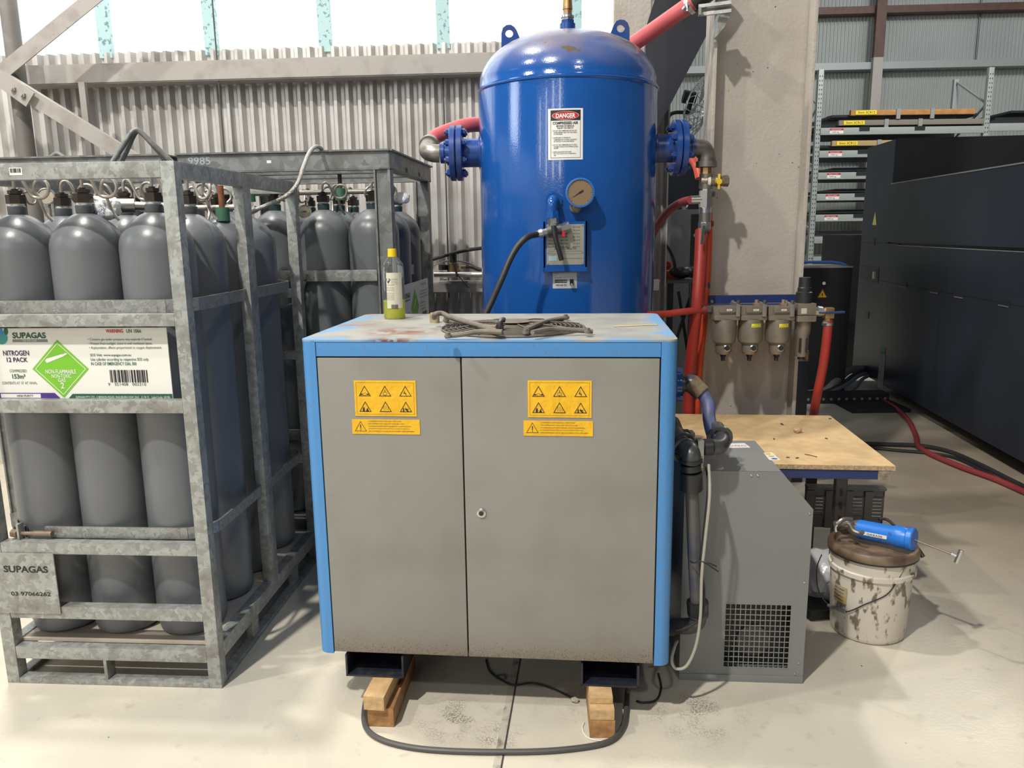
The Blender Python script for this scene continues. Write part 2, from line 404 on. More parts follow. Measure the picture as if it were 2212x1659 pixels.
for i in range(len(xs_m)-1):
    b = B(); b.smooth = False
    x0, x1 = xs_m[i], xs_m[i+1]; x1 = min(x1, .95); n_ = max(2, int((x1-x0)/.15))
    for k in range(n_):
        xa, xb = x0+(x1-x0)*k/n_, x0+(x1-x0)*(k+1)/n_; xm = (xa+xb)/2
        P = [site(xa, .06), site(xm, .075), site(xb, .06)]
        for p_, q_ in ((P[0], P[1]), (P[1], P[2])):
            b.face([(p_.x, p_.y, 2.57), (q_.x, q_.y, 2.57), (q_.x, q_.y, 4.6), (p_.x, p_.y, 4.6)])
    o = struct('window_%d' % (i+1), b, GLOW)
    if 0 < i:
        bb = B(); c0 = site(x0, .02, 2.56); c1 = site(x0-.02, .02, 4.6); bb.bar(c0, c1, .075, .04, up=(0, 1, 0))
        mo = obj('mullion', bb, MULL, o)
# wall above the window, upper part out of frame; girts
def ubar(name, x0, x1, z0, z1, d0, d1, m):
    b = B(); q = [site(x0, d0), site(x1, d0), site(x1, d1), site(x0, d1)]
    lo = [b.bm.verts.new((p.x, p.y, z0)) for p in q]; hi = [b.bm.verts.new((p.x, p.y, z1)) for p in q]
    b.bm.faces.new(lo); b.bm.faces.new(hi)
    for k in range(4): b.bm.faces.new((lo[k], lo[(k+1) % 4], hi[(k+1) % 4], hi[k]))
    bmesh.ops.bevel(b.bm, geom=b.bm.edges[:], offset=.006, segments=2, affect='EDGES')
    return struct(name, b, m)
ubar('trim_2', -2.93, .9, 2.385, 2.497, -.16, -.02, GIRT)
ubar('trim_3', -6.0, .9, 1.135, 1.205, -.13, -.02, GIRT)
ubar('trim_4', -6.0, .9, 4.55, 4.7, -.12, .1, GIRT)
# hanger stubs / verticals on the wall
P0 = at(178, 178, 4.72); P1 = at(194, 330, 4.72)
struct('trim_5', B().bar(P0, Vector((P0.x, P0.y, .02)), .035, .03, up=(0, 1, 0)), GIRT)
for i, px in enumerate((472, 957)):
    P = at(px, 170, 4.86)
    struct('trim_%d' % (6+i), B().cyl(Vector((P.x, P.y, 1.1)), Vector((P.x, P.y, 4.5 if i == 0 else 2.5)), .0045, n=8), DSTEEL)
# braces and pole at the left
P = at(38, 170, 4.7)
struct('trim_8', B().cyl((P.x, P.y, 0), (P.x, P.y, 4.6), .046), mat('pole_paint', (.16, .15, .14), .5, dirt=(.25, .23, .21), dscale=10, damt=.5))
for i, (p, q) in enumerate((((-160, 290), (330, -110)), ((-120, 95), (330, 372)))):
    A, Bq = at(*p, 4.58-.04*i), at(*q, 4.58-.04*i)
    b = B(); b.bar(A, Bq, .012, .085 if i == 0 else .075, up=(0, 1, 0) if False else (0, 0, 1)); 
    dv = nrm(Bq-A); up_ = nrm(Vector((0, 1, 0)).cross(dv)); 
    b = B(); b.bar(A, Bq, .08, .008, up=(0, -1, 0)) if False else b.bar(A, Bq, .008, .078, up=nrm(dv.cross(Vector((0, 1, 0)))))
    # angle section: second leg
    sg = -1
    b.bar(A+up_*.035*sg+Vector((0, .03, 0)), Bq+up_*.035*sg+Vector((0, .03, 0)), .06, .008, up=nrm(dv.cross(Vector((0, 1, 0)))))
    o = struct('trim_%d' % (9+i), b, GIRT)
    if i == 1:
        u = nrm(Bq-A); C0 = at(2, 170, 4.50); C1 = at(66, 216, 4.50)
        g = B().bar(C0, C1, .012, .088, up=nrm(dv.cross(Vector((0, 1, 0)))))
        gp = obj('gusset_plate', g, GIRT, o)
        g = B()
        for px, py in ((30, 193), (51, 206)):
            c = at(px, py, 4.495); g.hexn(c, c-Vector((0, .018, 0)), .015); g.cyl(c-Vector((0, .018, 0)), c-Vector((0, .026, 0)), .008, n=10)
        obj('bolt', g, GIRT, o)
# grey post of the wall line, behind the tank
ubar('column_1', .61, .82, 0, 4.8, -.12, .1, COLM)
# I-section column with its web towards us
cx0, cx1 = .93, 1.40
cy = 3.76
def cpt(x, y): return (x, y)
b = B(); yaw = SY
CM = Matrix.Translation((cx0-.002, cy, 0)) @ Matrix.Rotation(yaw, 4, 'Z')
def cbox(b, a, c): 
    b.b2(a, c, .003)
b.b2((0, 0, 0), (.017, .22, 5.2), .003); b.b2((.436, 0, 0), (.453, .22, 5.2), .003); b.b2((.0, .10, 0), (.44, .115, 5.2))
for zz in (.62,):
    pass
bmesh.ops.transform(b.bm, matrix=CM, verts=b.bm.verts[:])
col2 = struct('column_2', b, COLM)
b = B(); b.b2((-.05, -.10, 0), (.5, .30, .02)); bmesh.ops.transform(b.bm, matrix=CM, verts=b.bm.verts[:]); obj('base_plate', b, COLM, col2)

P = at(1411, 100, 4.7); b = B(); b.cyl((P.x, P.y, 0), (P.x, P.y, 4.6), .012, n=12); b.sph((P.x+.005, P.y-.02, P.z), .028)
struct('trim_17', b, GALVD)
# dark diagonal brace between the posts
A = at(1500, -60, 4.45); Bq = at(1385, 330, 4.6)
b = B(); dv = nrm(Bq-A)
poly = [at(*p, 4.5) for p in ((1443, -90), (1590, -90), (1536, 57), (1421, 277), (1395, 345), (1395, 60))]
b.face(poly); 
r_ = bmesh.ops.extrude_face_region(b.bm, geom=b.bm.faces[:]); bmesh.ops.translate(b.bm, vec=(.02, .16, 0), verts=[v for v in r_['geom'] if isinstance(v, bmesh.types.BMVert)])
struct('trim_11', b, mat('brace_dark_steel', (.022, .025, .034), .5, var=.15, vscale=3))  # brace steel in its own dark navy
# far wall of the next bay
FW0 = at(1758, 152, 17.8); FYAW = math.radians(-3)
def far(x, d=0): return Vector((FW0.x+x*math.cos(FYAW)-d*math.sin(FYAW), FW0.y+x*math.sin(FYAW)+d*math.cos(FYAW), 0))
corrugated('wall_far', far(-9), far(12), 0, 12, .0762, .013, FWALL, seg=6)
def fbar(name, x0, x1, z0, z1, d0, d1, m):
    b = B(); q = [far(x0, d0), far(x1, d0), far(x1, d1), far(x0, d1)]
    lo = [b.bm.verts.new((p.x, p.y, z0)) for p in q]; hi = [b.bm.verts.new((p.x, p.y, z1)) for p in q]
    b.bm.faces.new(lo); b.bm.faces.new(hi)
    for k in range(4): b.bm.faces.new((lo[k], lo[(k+1) % 4], hi[(k+1) % 4], hi[k]))
    return struct(name, b, m)
fbar('trim_12', -9, 12, 4.74, 4.88, -.3, -.02, RACKM)
fbar('trim_13', -9, 12, 5.84, 5.98, -.3, -.02, BROWNS)
fbar('trim_14', -9, 12, 3.0, 3.12, -.3, -.02, RACKM)
xx = (Vector((7.74, 0, 0))-far(0)).x
fbar('column_3', xx-.10, xx+.10, 4.95, 12, -.42, -.30, BROWNS); fbar('column_4', xx-.10, xx+.10, 0, 4.95, -.42, -.30, COLM)
P = at(2118, 20, 17.6); 
struct('trim_15', B().cyl((P.x, P.y, 4.8), (P.x, P.y, 7), .02, n=8), DSTEEL)
for nm, pts in (('wall_left', ((-6.2, -10), (-6.2, 5.3))),):
    (xa, ya), (xb, yb) = pts
    corrugated(nm, (xa, ya, 0), (xb, yb, 0), 0, 3.2, .0762, .012, WALLM)

# ================================================================== GAS CYLINDER CAGE (near)
KX, KY, KA, KW, KD, KH = -1.7436, 2.4542, -.0698, .756, 1.09, 1.7175
cage = thing('cylinder_cage', 'galvanised steel cage of grey gas cylinders with a white label board, beside the blue compressor', 'gas cylinder pack', (KX, KY, 0), KA)
T = .044
def kb(nm, a, c, m=GALV, bev=.004): return obj(nm, B().b2(a, c, bev), m, cage)
for x, y in ((0, 0), (KW-T, 0), (0, KD-T), (KW-T, KD-T)): kb('post', (x, y, 0), (x+T, y+T, KH-.001))
kb('post', (KW-.04, .50, .14), (KW-.002, .57, 1.672)); kb('post', (.002, .50, .14), (.04, .57, 1.672))
for z0, z1 in ((1.669, KH), (1.225, 1.263), (.95, .991), (.472, .511), (.241, .285), (.092, .136)):
    kb('rail', (T, .001, z0), (KW-T, T-.004, z1))
for z0, z1 in ((1.669, KH), (1.225, 1.263), (.95, .991), (.472, .511), (.092, .136)):
    kb('rail', (T, KD-T+.004, z0), (KW-T, KD-.001, z1))
for x in (0, KW-T):
    for z0, z1 in ((1.669, KH), (.092, .15)): kb('rail', (x+.002, T, z0), (x+T-.002, KD-T, z1))
    kb('skid', (x+.002, T, .0), (x+T-.002, KD-T, .018))
    for y in (.30, .75): kb('rail', (x+.01, y, .018), (x+T-.01, y+.06, .092))
kb('skid', (T, .0, .0), (KW-T, T, .020)); kb('skid', (T, KD-T, .0), (KW-T, KD, .020))
kb('rail', (KW/2-.03, .002, .018), (KW/2-.018, .05, .094))
kb('floor_plate', (T-.002, T-.002, .136), (KW-T+.002, KD-T+.002, .145), mat('dusty_plate', (.42, .37, .31), .7, var=.2, vscale=5), 0)
# cross braces at back
b = B(); b.bar((T, KD-.02, 1.2), (KW-T, KD-.02, .98), .006, .04, up=(0, 1, 0)); b.bar((T, KD-.028, .98), (KW-T, KD-.028, 1.2), .006, .04, up=(0, 1, 0)); obj('cross_brace', b, GALV, cage)
# straps round the cylinders
def strap(z0, z1, gap=False):
    b = B(); zc = (z0+z1)/2; h = z1-z0
    xa, xb, ya, yb = .018, KW-.022, .055, KD-.055; R = .10
    pts = []
    def arc(cx, cy, a0, a1):
        for k in range(7): 
            t = math.radians(a0+(a1-a0)*k/6); pts.append((cx+R*math.cos(t), cy+R*math.sin(t)))
    arc(xb-R, ya+R, -90, 0); arc(xb-R, yb-R, 0, 90); arc(xa+R, yb-R, 90, 180); arc(xa+R, ya+R, 180, 270)
    if gap: pts = [(.17, ya)]+pts[:-1]+[(.10, ya)]
    n = len(pts)
    for i in range(n-1 if gap else n):
        p, q = Vector((*pts[i], 0)), Vector((*pts[(i+1) % n], 0)); d = nrm(q-p); nn = Vector((d.y, -d.x, 0))*.004
        for s0 in ((p-nn, q-nn), (p+nn, q+nn)):
            b.face([(s0[0].x, s0[0].y, z0), (s0[1].x, s0[1].y, z0), (s0[1].x, s0[1].y, z1), (s0[0].x, s0[0].y, z1)])
        for z in (z0, z1): b.face([(p-nn).to_tuple()[:2]+(z,), (q-nn).to_tuple()[:2]+(z,), (q+nn).to_tuple()[:2]+(z,), (p+nn).to_tuple()[:2]+(z,)])
    return b
obj('strap', strap(1.262, 1.303), STRAPM, cage)
st = obj('strap', strap(.51, .548, True), STRAPM, cage)
b = B().cyl((.07, .035, .53), (.20, .035, .53), .007, n=12); b.hexn((.065, .035, .53), (.085, .035, .53), .014); b.cyl((.14, .035, .53), (.205, .035, .53), .010, n=12); obj('tension_bolt', b, mat('weathered_bolt', (.22, .18, .14), .55, .4, dirt=(.22, .08, .03), dscale=30, damt=.8), cage)
obj('bolt_lug', B().b2((.09, .022, .505), (.098, .05, .565), .002), GALV, cage)
b = B(); b.hexn((.10, .05, 1.288), (.10, .022, 1.288), .017); obj('tension_bolt', b, STEEL, cage)
# lifting hoop
for pp in (((243, 350), (264, 318), (282, 290), (292, 281), (305, 286), (330, 311), (352, 331), (371, 350)), ((262, 350), (276, 320), (288, 293), (297, 283), (311, 292), (332, 315), (358, 345))):
    b = B(); b.tube([at(x, y, 3.28+.05*i/7+(.03 if pp[0][0] > 250 else 0)) for i, (x, y) in enumerate(pp)], .0105); obj('lifting_hoop', b, GALVD, cage, world=True)
b = B(); b.tube([at(105, 345, 3.9), at(116, 336, 3.9), at(124, 332, 3.9), at(134, 337, 3.9), at(146, 346, 3.9)], .011); obj('lifting_hoop', b, GALVD, cage, world=True)
# label board
sb = B(); sb.b2((-.02, .040, .985), (.663, .044, 1.217)); 
board = obj('label_board', sb, WHT, cage)
dc = Decal(lambda u, v, h: (u, .040-h, v))
def kk(x, y):
    P = hitp(x, y, Vector((KX, KY, 0))+Vector((-math.sin(KA), math.cos(KA), 0))*.04, KA); d = P-Vector((KX, KY, 0)); return (d.x*math.cos(KA)+d.y*math.sin(KA), P.z)
def kr(x0, y0, x1, y1):
    a = kk(x0, (y0+y1)/2); c = kk(x1, (y0+y1)/2); xm = (x0+x1)/2; return (a[0], kk(xm, y1)[1], c[0], kk(xm, y0)[1])
def kt(key, m, t, x0, y0, x1, y1, bold=0, h=2): dc.text(key, m, t, *kr(x0, y0, x1, y1), h=h, bold=bold)
dia = [kk(137, 736), kk(190, 795), kk(137, 857), kk(72, 795)]
cxm = (dia[1][0]+dia[3][0])/2; czm = (dia[0][1]+dia[2][1])/2; dia = [(cxm, czm+.094), (cxm+.094, czm), (cxm, czm-.094), (cxm-.094, czm)]
dc.poly('diamond', GRN, dia, 1)
def scl(k): return [(cxm+(x-cxm)*k, czm+(z-czm)*k) for x, z in dia]
dc.ring('diamond_print', WHT, scl(.90), .965, 2)
for t, y0, y1, hw in (('NON-FLAMMABLE', 798, 807, 33), ('NON-TOXIC', 808, 816, 21), ('GAS', 817, 825, 8), ('2', 826, 839, 4)):
    r = kr(130-hw, y0, 130+hw, y1); wd = (r[2]-r[0])/2; dc.text('diamond_print', WHT, t, cxm-wd, r[1]-.0, cxm+wd, r[3], 2, .012)
cu = [kk(98, 779), kk(102, 784), kk(137, 770), kk(146, 764), kk(141, 762), kk(137, 765), kk(133, 765), kk(100, 775)]; dc.poly('diamond_print', WHT, cu, 2)
kt('lettering', DGRN, 'SUPAGAS', 27, 718, 99, 731, .03)
dc.rect('grey_band', GREYI, *kr(27, 733, 103, 739)); kt('diamond_print', WHT, 'YES WE CAN!', 49, 734, 80, 738, .01)
kt('lettering_dark', INKP, 'NITROGEN', 7, 757, 63, 768, .02); kt('lettering_dark', INKP, '12 PACK', 15, 772, 60, 782, .02)
kt('lettering', INK, 'COMPRESSED', 21, 798, 58, 804); kt('lettering', INK, '153m\u00b3', 27, 808, 55, 818, .02); kt('lettering', INK, "CONTENTS AT 15\u00b0 AT 101kPa", 5, 824, 80, 830)
kt('red_lettering', WARNR, 'WARNING', 229, 711, 266, 719, .02); kt('lettering', INK, 'UN 1066', 273, 711, 305, 719, .01)
for t, x0, y0, x1 in (('Contains gas under pressure; may explode if heated.', 193, 730, 329), ('Protect from sunlight, store in well ventilated space.', 195, 739, 329), ('Asphyxiation, affects proportional to oxygen displacement.', 196, 748, 350)):
    kt('lettering', INK, '\u2022 '+t, x0-3, y0, x1, y0+7)
kt('lettering', INK, 'SDS Visit: www.supagas.com.au', 195, 764, 283, 771, .008); kt('lettering', INK, 'Use cylinder according to respective SDS only.', 196, 773, 322, 781, .005); kt('lettering', INK, 'IN CASE OF EMERGENCY DIAL 000', 197, 782, 295, 789, .008)
r = kr(238, 799, 325, 826); barcode(dc, r[0], r[1], r[2], r[3]); kt('lettering', INK, '9   351408   002310', 234, 827, 316, 833)
g0 = kk(0, 850)[1]; zt, zb = 1.005, .987
dc.poly('green_band', DGRN, [(cxm+.012, zb), (.662, zb), (.662, zt), (cxm+.03, zt)], 1)
dc.poly('purple_band', PURP, [(-.01, zb+.003), (cxm-.012, zb+.003), (cxm-.03, zt+.003), (-.01, zt+.003)], 1)
dc.text('diamond_print', WHT, 'SUPAGAS PTY LTD - 5 BENSON ROAD, INGLEBURN NSW 2565   13 78 72    Label Code: 10278L', cxm+.04, zb+.003, .655, zb+.011, 2)
dc.rect('white_sticker', WHT, kk(2, 850)[0], zb+.005, kk(88, 850)[0], zt, 2); dc.text('sticker_print', INK, 'HIGH PURITY', kk(37, 850)[0], zb+.008, kk(72, 850)[0], zb+.015, 3, .01)
u0 = kk(2, 725); dc.poly('logo_leaf', TEALM, circ(u0[0], u0[1]-.006, .022, 20), 1); dc.poly('logo_blue', mat('logo_blue', (.04, .22, .5), .4), circ(u0[0]-.004, u0[1]+.014, .013, 16), 2); dc.poly('logo_green', DGRN, circ(u0[0]+.019, u0[1]+.014, .007, 12, .012), 2)
dc.done(board)
# stencil plate
pl = B(); pl.b2((.0, -.004, .262), (.226, .0, .476)); plate = obj('stencil_plate', pl, GALV, cage)
dc = Decal(lambda u, v, h: (u, -.004-h, v)); 
dc.text('cut_lettering', INK, 'SUPAGAS', .048, .408, .202, .432, 1, .03); dc.text('cut_lettering', INK, '03 97066262', .062, .325, .200, .340, 1, .02)
dc.done(plate)
dc = Decal(lambda u, v, h: (u, .001-h, v)); dc.rect('barcode_sticker', WHT, .245, 1.683, .285, 1.705, 1)
barcode(dc, .248, 1.69, .282, 1.703, seed=9); dc.done(cage)
# manifold pipe inside the cage
b = B(); b.cyl((.05, .63, 1.60), (.70, .63, 1.60), .011); b.cyl((.30, .63, 1.60), (.52, .40, 1.595), .011)
obj('manifold_pipe', b, PIG, cage)
b = B(); b.cyl((.385, .285, 1.60), (.455, .31, 1.60), .024); b.cyl((.37, .28, 1.60), (.395, .289, 1.60), .030); b.cyl((.45, .30, 1.60), (.56, .34, 1.595), .014); obj('outlet_valve', b, mat('dull_steel', (.30, .29, .28), .35, .8), cage)
b = B(); b.cyl((.455, .62, 1.60), (.455, .62, 1.68), .014); obj('riser', b, RUST, cage)
b = B(); b.cyl((.455, .62, 1.55), (.455, .62, 1.605), .03); b.cyl((.62, .62, 1.55), (.62, .62, 1.60), .026); obj('green_fitting', b, mat('green_paint', (.05, .15, .09), .5), cage)
b = B(); b.cyl((.62, .62, 1.60), (.62, .62, 1.68), .011); obj('riser', b, RUST, cage)
# gauge on manifold
def gauge(parent, c, ax, r, world=False, cas=STEEL, dial=mat('dial_cream', (.52, .47, .36), .4), ang=.6):
    c = Vector(c); ax = nrm(Vector(ax)); b = B(); b.cyl(c, c-ax*r*.7, r); b.lathe([(r*1.0, 0), (r*1.08, .0), (r*1.08, r*.12), (r*.95, r*.14), (r*.92, r*.05)], c, ax, 32)
    g = obj('gauge', b, cas, parent, world)
    x = nrm(Vector((0, 0, 1)).cross(ax)); y = ax.cross(x)
    def fn(u, v, h): return c+x*u+y*v+ax*(h+r*.06)
    dc = Decal(fn); dc.poly('dial', dial, circ(0, 0, r*.93, 28), 0)
    for k in range(25):
        t = math.radians(-45+k*270/24); q = .78 if k % 4 == 0 else .84
        dc.poly('dial_print', INK, [(r*q*math.cos(t-.015), r*q*math.sin(t-.015)), (r*.9*math.cos(t-.015), r*.9*math.sin(t-.015)), (r*.9*math.cos(t+.015), r*.9*math.sin(t+.015)), (r*q*math.cos(t+.015), r*q*math.sin(t+.015))], 1)
    ca, sa = math.cos(ang), math.sin(ang)
    def ro(u, v): return (r*(u*ca-v*sa), r*(u*sa+v*ca))
    dc.poly('needle', INK, [ro(-.82, 0), ro(0, -.05), ro(.22, -.09), ro(.30, 0), ro(.22, .09), ro(0, .05)], 2); dc.poly('needle', INK, circ(0, 0, r*.08, 12), 2)
    if parent is None: return g, dc
    for key, (bb, mm) in dc.L.items():
        if world: pass
        obj(key, bb, mm, g if not world else g, False) if not world else _wobj(key, bb, mm, g, parent)
    return g
def _wobj(key, bb, mm, g, parent):
    bmesh.ops.transform(bb.bm, matrix=parent.matrix_basis.inverted(), verts=bb.bm.verts[:]); return obj(key, bb, mm, g)
G = at(100, 424, 2.86); gauge(cage, G, (.25, -1, 0), .027, True)
b = B().cyl(G+Vector((0, .01, -.02)), G+Vector((0, .01, -.07)), .006, n=10); obj('gauge_stem', b, PIG, cage, True)
# wrapped white bag on the valve
def crumple(c, r, sc, seed, name, parent, m, world=True):
    rr = random.Random(seed); b = B(); bmesh.ops.create_icosphere(b.bm, subdivisions=3, radius=r, matrix=Matrix.Translation(Vector(c)) @ Matrix.Diagonal((*sc, 1)))
    dirs = [Vector((rr.uniform(-1, 1), rr.uniform(-1, 1), rr.uniform(-1, 1))).normalized() for _ in range(14)]
    for v in b.bm.verts:
        d = nrm(v.co-Vector(c)); k = max(d.dot(q)**6 if d.dot(q) > 0 else 0 for q in dirs); v.co = Vector(c)+(v.co-Vector(c))*(.78+.32*k+rr.uniform(-.03, .03))
    b.smooth = False
    return obj(name, b, m, parent, world)
PLAST = mat('white_plastic_wrap', (.68, .70, .72), .3)
c = at(224, 450, 2.66); cap = tag(crumple(c, .052, (1.05, .8, .85), 5, 'plastic_wrap', None, PLAST, False), 'crumpled white printed plastic wrapped over the near cage outlet valve', 'plastic wrap')
rr = random.Random(4)
dc = Decal(lambda u, v, h: (c.x+u, c.y-.047-h, c.z+v), .002)
for (u, v, sz, an) in ((-.022, .012, .04, 50), (.006, -.016, .05, 25), (.030, -.01, .045, 75), (-.005, .026, .03, -30)):
    vs, fs = glyphs('SUPAGAS', .02)
    bb = dc._b('print', NAVY); A_ = math.radians(an); mxw = max(q[0] for q in vs)
    V = [bb.bm.verts.new(dc.fn(u+(x/mxw-.5)*sz*math.cos(A_)-y*.011*math.sin(A_), v+(x/mxw-.5)*sz*math.sin(A_)+y*.011*math.cos(A_), .002)) for x, y in vs]
    for f in fs: bb.bm.faces.new([V[i] for i in f])
dc.done(cap)

# cylinders
def cyl_profile(r, z0, zs, zn, rn):
    p = [(0, z0+.012), (r*.55, z0+.003), (r*.8, z0), (r*.93, z0+.012), (r, z0+.045), (r, zn-.125)]
    for q, d in ((.998, .112), (.985, .098), (.955, .084), (.905, .070), (.83, .056), (.74, .043), (.63, .031), (.52, .021), (.42, .013), (.33, .007), (.24, .003)):
        p.append((r*q, zn-d))
    return p
def make_cylinder(label, group, paint, neckm, h=1.575, zsh=1.335, name='gas_cylinder', pig=True, zf=.145):
    t = thing(name, label, 'gas cylinder', (0, 0, 0), 0, group)
    r = .1145
    obj('body', B().lathe(cyl_profile(r, zf, zsh, h, .034), n=56), paint, t)
    obj('neck_ring', B().lathe([(.024, h-.012), (.0265, h-.008), (.0275, h+.022), (.025, h+.025), (.0, h+.025)], n=28), neckm, t)
    b = B().cyl((0, 0, h+.020), (0, 0, h+.034), .0235); obj('seal', b, WHITEP, t)
    b = B().hexn((0, 0, h+.032), (0, 0, h+.060), .029); b.cyl((0, 0, h+.059), (0, 0, h+.063), .017); b.hexn((0, 0, h+.063), (0, 0, h+.074), .0215); b.cyl((0, 0, h+.074), (0, 0, h+.079), .010); 
    obj('hex_nut', b, HEX, t)
    if pig:
        z = h+.076
        b = B()
        pts = [(0, 0, z), (0, 0, z+.022), (.004, 0, z+.036), (.016, 0, z+.043), (.030, .0, z+.033), (.042, .003, z+.005), (.056, .006, z-.022)]
        for k in range(1, 10):
            a_ = math.radians(-120+k*40); pts.append((.078+.030*math.cos(a_), .006+.003*k, z+.002+.030*math.sin(a_)))
        pts += [(.062, .03, z-.03), (.070, .04, z-.075), (.085, .05, z-.10)]
        b.tube(pts, .0052, n=8); obj('pigtail', b, PIG, t)
    return t
rows = ['front', 'second', 'third', 'rearmost']; cols = ['column farthest from the compressor', 'middle column', 'column nearest the compressor']
KM = Matrix.Translation((KX, KY, 0)) @ Matrix.Rotation(KA, 4, 'Z')
proto = None
for j in range(4):
    for i in range(3):
        u, v = (.127, .356, .588)[i], .178+.243*j
        P = KM @ Vector((u, v, 0)); lb = 'dark grey gas cylinder, near cage, %s row, %s' % (rows[j], cols[i])
        a = [(-.1, -.1, -.5), (.3, -.2, -.6), (0, .8, -2.2), (.5, .2, -2.8)][j][i]
        if proto is None: proto = make_cylinder(lb, 'cylinders in the near cage', CYLP, NECK); proto.matrix_basis = Matrix.Translation(P) @ Matrix.Rotation(a, 4, 'Z')
        else: dup(proto, P, a, lb)

# ================================================================== REAR CAGE
RX, RY, RA = -.513, 3.5, math.radians(-5)
RM = Matrix.Translation((RX, RY, 0)) @ Matrix.Rotation(RA, 4, 'Z')
def rear_cage(label, ox, cyls=True):
    M = RM @ Matrix.Translation((ox, 0, 0)); L_ = M.to_translation()
    t = thing('cylinder_cage', label, 'gas cylinder pack', L_, RA)
    W, D = .95, .95
    def q(nm, a, c, m=GALVD, bev=.002): return obj(nm, B().b2(a, c, bev), m, t)
    def chan(nm, a, c, axis, sgn):      # channel beam, web outside
        b = B(); (x0, y0), (x1, y1) = a, c
        if axis == 'x':
            b.b2((x0, y0, 1.772), (x1, y0+.006*sgn, 1.85)); b.b2((x0, y0-.012*sgn, 1.845), (x1, y0+.05*sgn, 1.852)); b.b2((x0, y0, 1.768), (x1, y0+.05*sgn, 1.774)); 
        else:
            b.b2((x0, y0, 1.772), (x0+.006*sgn, y1, 1.85)); b.b2((x0-.012*sgn, y0, 1.845), (x0+.05*sgn, y1, 1.852)); b.b2((x0, y0, 1.768), (x0+.05*sgn, y1, 1.774))
        return obj(nm, b, GALVD, t)
    chan('top_beam', (-W, 0), (0, 0), 'x', 1); chan('top_beam', (-W, D), (0, D), 'x', -1); chan('top_beam', (0, 0), (0, D), 'y', -1); chan('top_beam', (-W, 0), (-W, D), 'y', 1)
    q('top_beam', (-W, .30, 1.775), (0, .36, 1.80)); q('top_beam', (-W, .60, 1.775), (0, .66, 1.80))
    for x in (-W+.002, -.075):
        for y in (.002, D-.08):
            b = B(); b.b2((x, y+.012, 0), (x+.073, y+.02, 1.77)); b.b2((x, y, 0), (x+.008, y+.06, 1.77)); b.b2((x+.062, y, 0), (x+.073, y+.06, 1.77)); obj('post', b, GALVD, t)
    for z0, z1 in ((.10, .17), (.0, .02)):
        for (a, c) in (((-W, 0), (0, .05)), ((-W, D-.05), (0, D)), ((-.05, .05), (0, D-.05)), ((-W, .05), (-W+.05, D-.05))): q('base_rail', (*a, z0), (*c, z1))
    q('strap', (-W+.09, .025, 1.288), (-.085, .033, 1.338), STRAPM); q('strap', (-W+.09, .025, .55), (-.085, .033, .60), STRAPM); q('strap', (-.04, .09, 1.288), (-.033, .66, 1.338), STRAPM)
    q('floor_plate', (-W+.02, .02, .17), (-.02, D-.02, .178))
    b = B(); b.cyl((-W+.04, .40, 1.695), (-.10, .36, 1.695), .012); obj('manifold_pipe', b, PIG, t)
    b = B(); b.hexn((-.42, .025, 1.312), (-.42, .008, 1.312), .02); b.hexn((-.025, .62, 1.30), (-.04, .62, 1.30), .022); obj('bolt', b, GALVD, t)
    return t
rc = rear_cage('dull grey channel-topped cylinder cage standing between the near cage and the blue tank', 0)
dc = Decal(lambda u, v, h: (u, -.0003-h, v))
dc.text('chalk_writing', mat('chalk', (.35, .42, .46), .8), '9985', -.90, 1.803, -.80, 1.835, 1); dc.rect('barcode_sticker', WHT, -.545, 1.803, -.525, 1.815, 1); dc.done(rc)
dc = Decal(lambda u, v, h: (.0003+h, u, v)); dc.text('chalk_writing', MATS['chalk'], '9985', .10, 1.79, .20, 1.83, 1); dc.done(rc)
for px in (588, 668):  # dark hanging supports
    pass
b = B(); b.cyl((-.33, .35, 1.70), (-.33, .35, 1.80), .010); b.cyl((-.78, .35, 1.70), (-.78, .35, 1.80), .010); obj('hanger', b, DSTEEL, rc)
b = B(); b.cyl((-.33, .35, 1.655), (-.33, .35, 1.71), .026); b.cyl((-.78, .35, 1.655), (-.78, .35, 1.71), .026); obj('green_fitting', b, MATS['green_paint'], rc)
G = at(658, 457, 3.56); gauge(rc, G, (.1, -1, 0), .028, True, ang=.15)
# its label board, on the side that faces the tank
sb = B(); sb.b2((-.010, .20, 1.02), (-.006, .80, 1.255)); bd = obj('label_board', sb, WHT, rc)
dc = Decal(lambda u, v, h: (-.006+h, u, v))
dc.poly('diamond', GRN, [(.44, 1.035), (.54, 1.13), (.44, 1.225), (.34, 1.13)], 1); dc.text('lettering', DGRN, 'SUPAGAS', .22, 1.19, .33, 1.215, 2, .03)
dc.rect('grey_band', GREYI, .22, 1.175, .33, 1.183, 1); dc.text('lettering', INK, 'NITROGEN', .21, 1.10, .31, 1.12, 2, .01); dc.text('lettering', INK, '12 PACK', .22, 1.07, .30, 1.09, 2, .01)
dc.text('red_lettering', WARNR, 'WARNING', .60, 1.228, .66, 1.240, 2); dc.text('lettering', INK, 'UN 1066', .67, 1.228, .72, 1.24, 2)
for k in range(3): dc.text('lettering', INK, ('Contains gas under pressure', 'Protect from sunlight, store', 'Asphyxiation, affects prop')[k], .565, 1.195-.016*k, .76, 1.204-.016*k, 2)
for k in range(3): dc.text('lettering', INK, ('SDS Visit: www', 'Use cylinder acc', 'IN CASE OF EM')[k], .565, 1.135-.018*k, .70, 1.146-.018*k, 2)
dc.text('diamond_print', WHT, 'NON-FLAMMABLE', .39, 1.09, .49, 1.10, 2); dc.poly('diamond_print', WHT, [(.41, 1.13), (.418, 1.125), (.47, 1.17), (.46, 1.175)], 2)
barcode(dc, .62, 1.04, .74, 1.09); dc.done(bd)
protoR = None; n_ = 0
names_c = ['nearest the tank', 'second from the tank', 'third from the tank', 'farthest from the tank']
